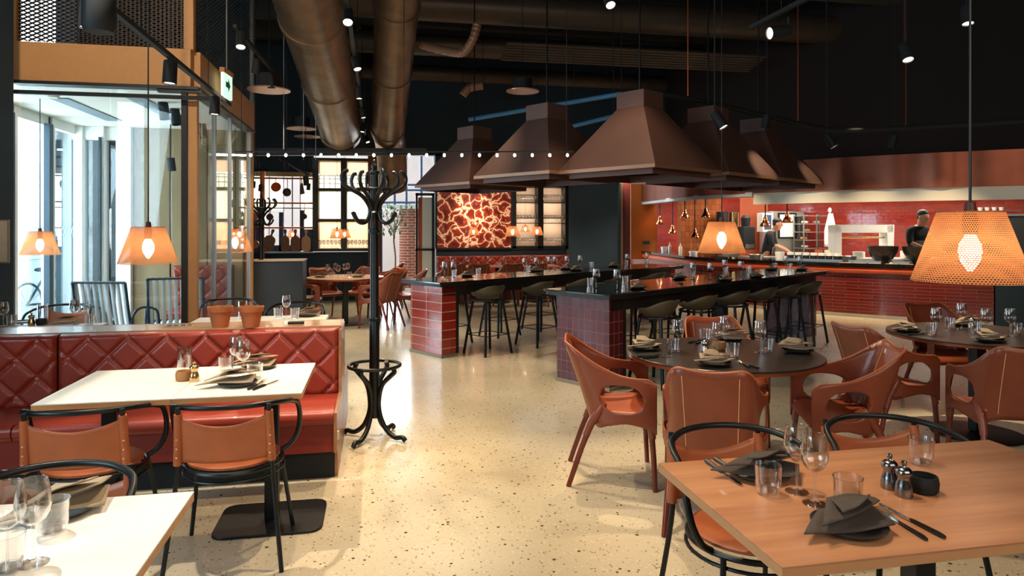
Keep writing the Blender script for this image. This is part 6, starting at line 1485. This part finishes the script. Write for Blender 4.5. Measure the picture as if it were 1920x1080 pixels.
for p0, p1 in ((968, 1009), (1019, 1060)):
    for py in (351, 382, 411, 421): light('AREA', 'cabinet_light', ((xw(p0) + xw(p1)) / 2, YB + .06, W3(990, py).z), 4, (1, .85, .65), .4, ((xw(p0) + xw(p1)) / 2, YB + .3, W3(990, py).z - .3), sy=.05)
for px, w_ in ((618, 5), (670, 5)): light('AREA', 'shelf_fill', (xw(px), YB + .1, W3(px, 418).z), w_, (1, .72, .42), .5, (xw(px), YB + .1, 0), sy=.1)  # small fills added for the shelf glow, in place of daylight from behind
# glowing panels added out of sight in the kitchen ceiling to brighten it
for px, d in ((1300, 16.8), (1440, 15.), (1580, 13.8), (1720, 13.), (1880, 12.)):
    q = PD(px, 400, d); o = tag(MB().box((0, 0, 0), (1.1, .5, .03)).build('kitchen_fill_panel', emit('kitchen_panel', '#fff0dc', 30.)), 'added fill panel in the kitchen ceiling at column %s of the cooking line' % {1300: 'the far left', 1440: 'the left', 1580: 'the middle', 1720: 'the right', 1880: 'the far right'}[px], 'ceiling light', 'added kitchen fill panels'); o.location = (q.x, q.y, 2.84); o.rotation_euler = (0, 0, TRZ)
for px in (1250, 1400, 1520, 1640, 1760):   # warm spots added to brighten the leather edge and bar front
    q = strip_pts(ARC, -1.1)[arc_idx(px)]; light('SPOT', 'bar_spot', (q.x, q.y, 2.9), 170, warm, .04, (*strip_pts(ARC, 0)[arc_idx(px)].xy, .8), 70, .8)
for k, (T, s) in enumerate(((LA, 1.2), (LA, 3.4), (LB, 1.0))):
    r, z, o, ln, wd = T; x, y = o[0] + s * tX + wd / 2 * nX, o[1] + s * tY + wd / 2 * nY; light('SPOT', 'counter_spot', (x - 1.2, y - 1.2, 4.4), 170, warm, .04, (x - .3, y - .4, .6), 55, .7)
light('SPOT', 'hood_spot', (*c2r(3.5, 7.7), 3.1), 60, warm, .03, (*c2r(2.9, 7.9), 2.2), 30, .8)
light('SPOT', 'hood_spot', (*c2r(4.5, 8.4), 3.0), 40, warm, .03, (*c2r(3.85, 8.75), 2.2), 28, .8)
# wash on the ochre beam, then two fill lights added out of view
light('SPOT', 'beam_spot', (-1.9, 3.2, 4.6), 330, (1, .85, .65), .1, (-2.4, 7.1, 3.1), 60, .8)
light('AREA', 'left_room_fill', (-4.6, 1.0, 2.6), 120, (.7, .88, 1), 3, (3, 3.2, 1.5), sy=2.4)  # added bluish fill from the left, lifts the shadows
light('AREA', 'rear_room_fill', (2.0, -2.2, 3.6), 120, (1, .85, .7), 5, (2, 6, .5), sy=2.5)  # added warm fill behind the camera, stands for no particular lamps
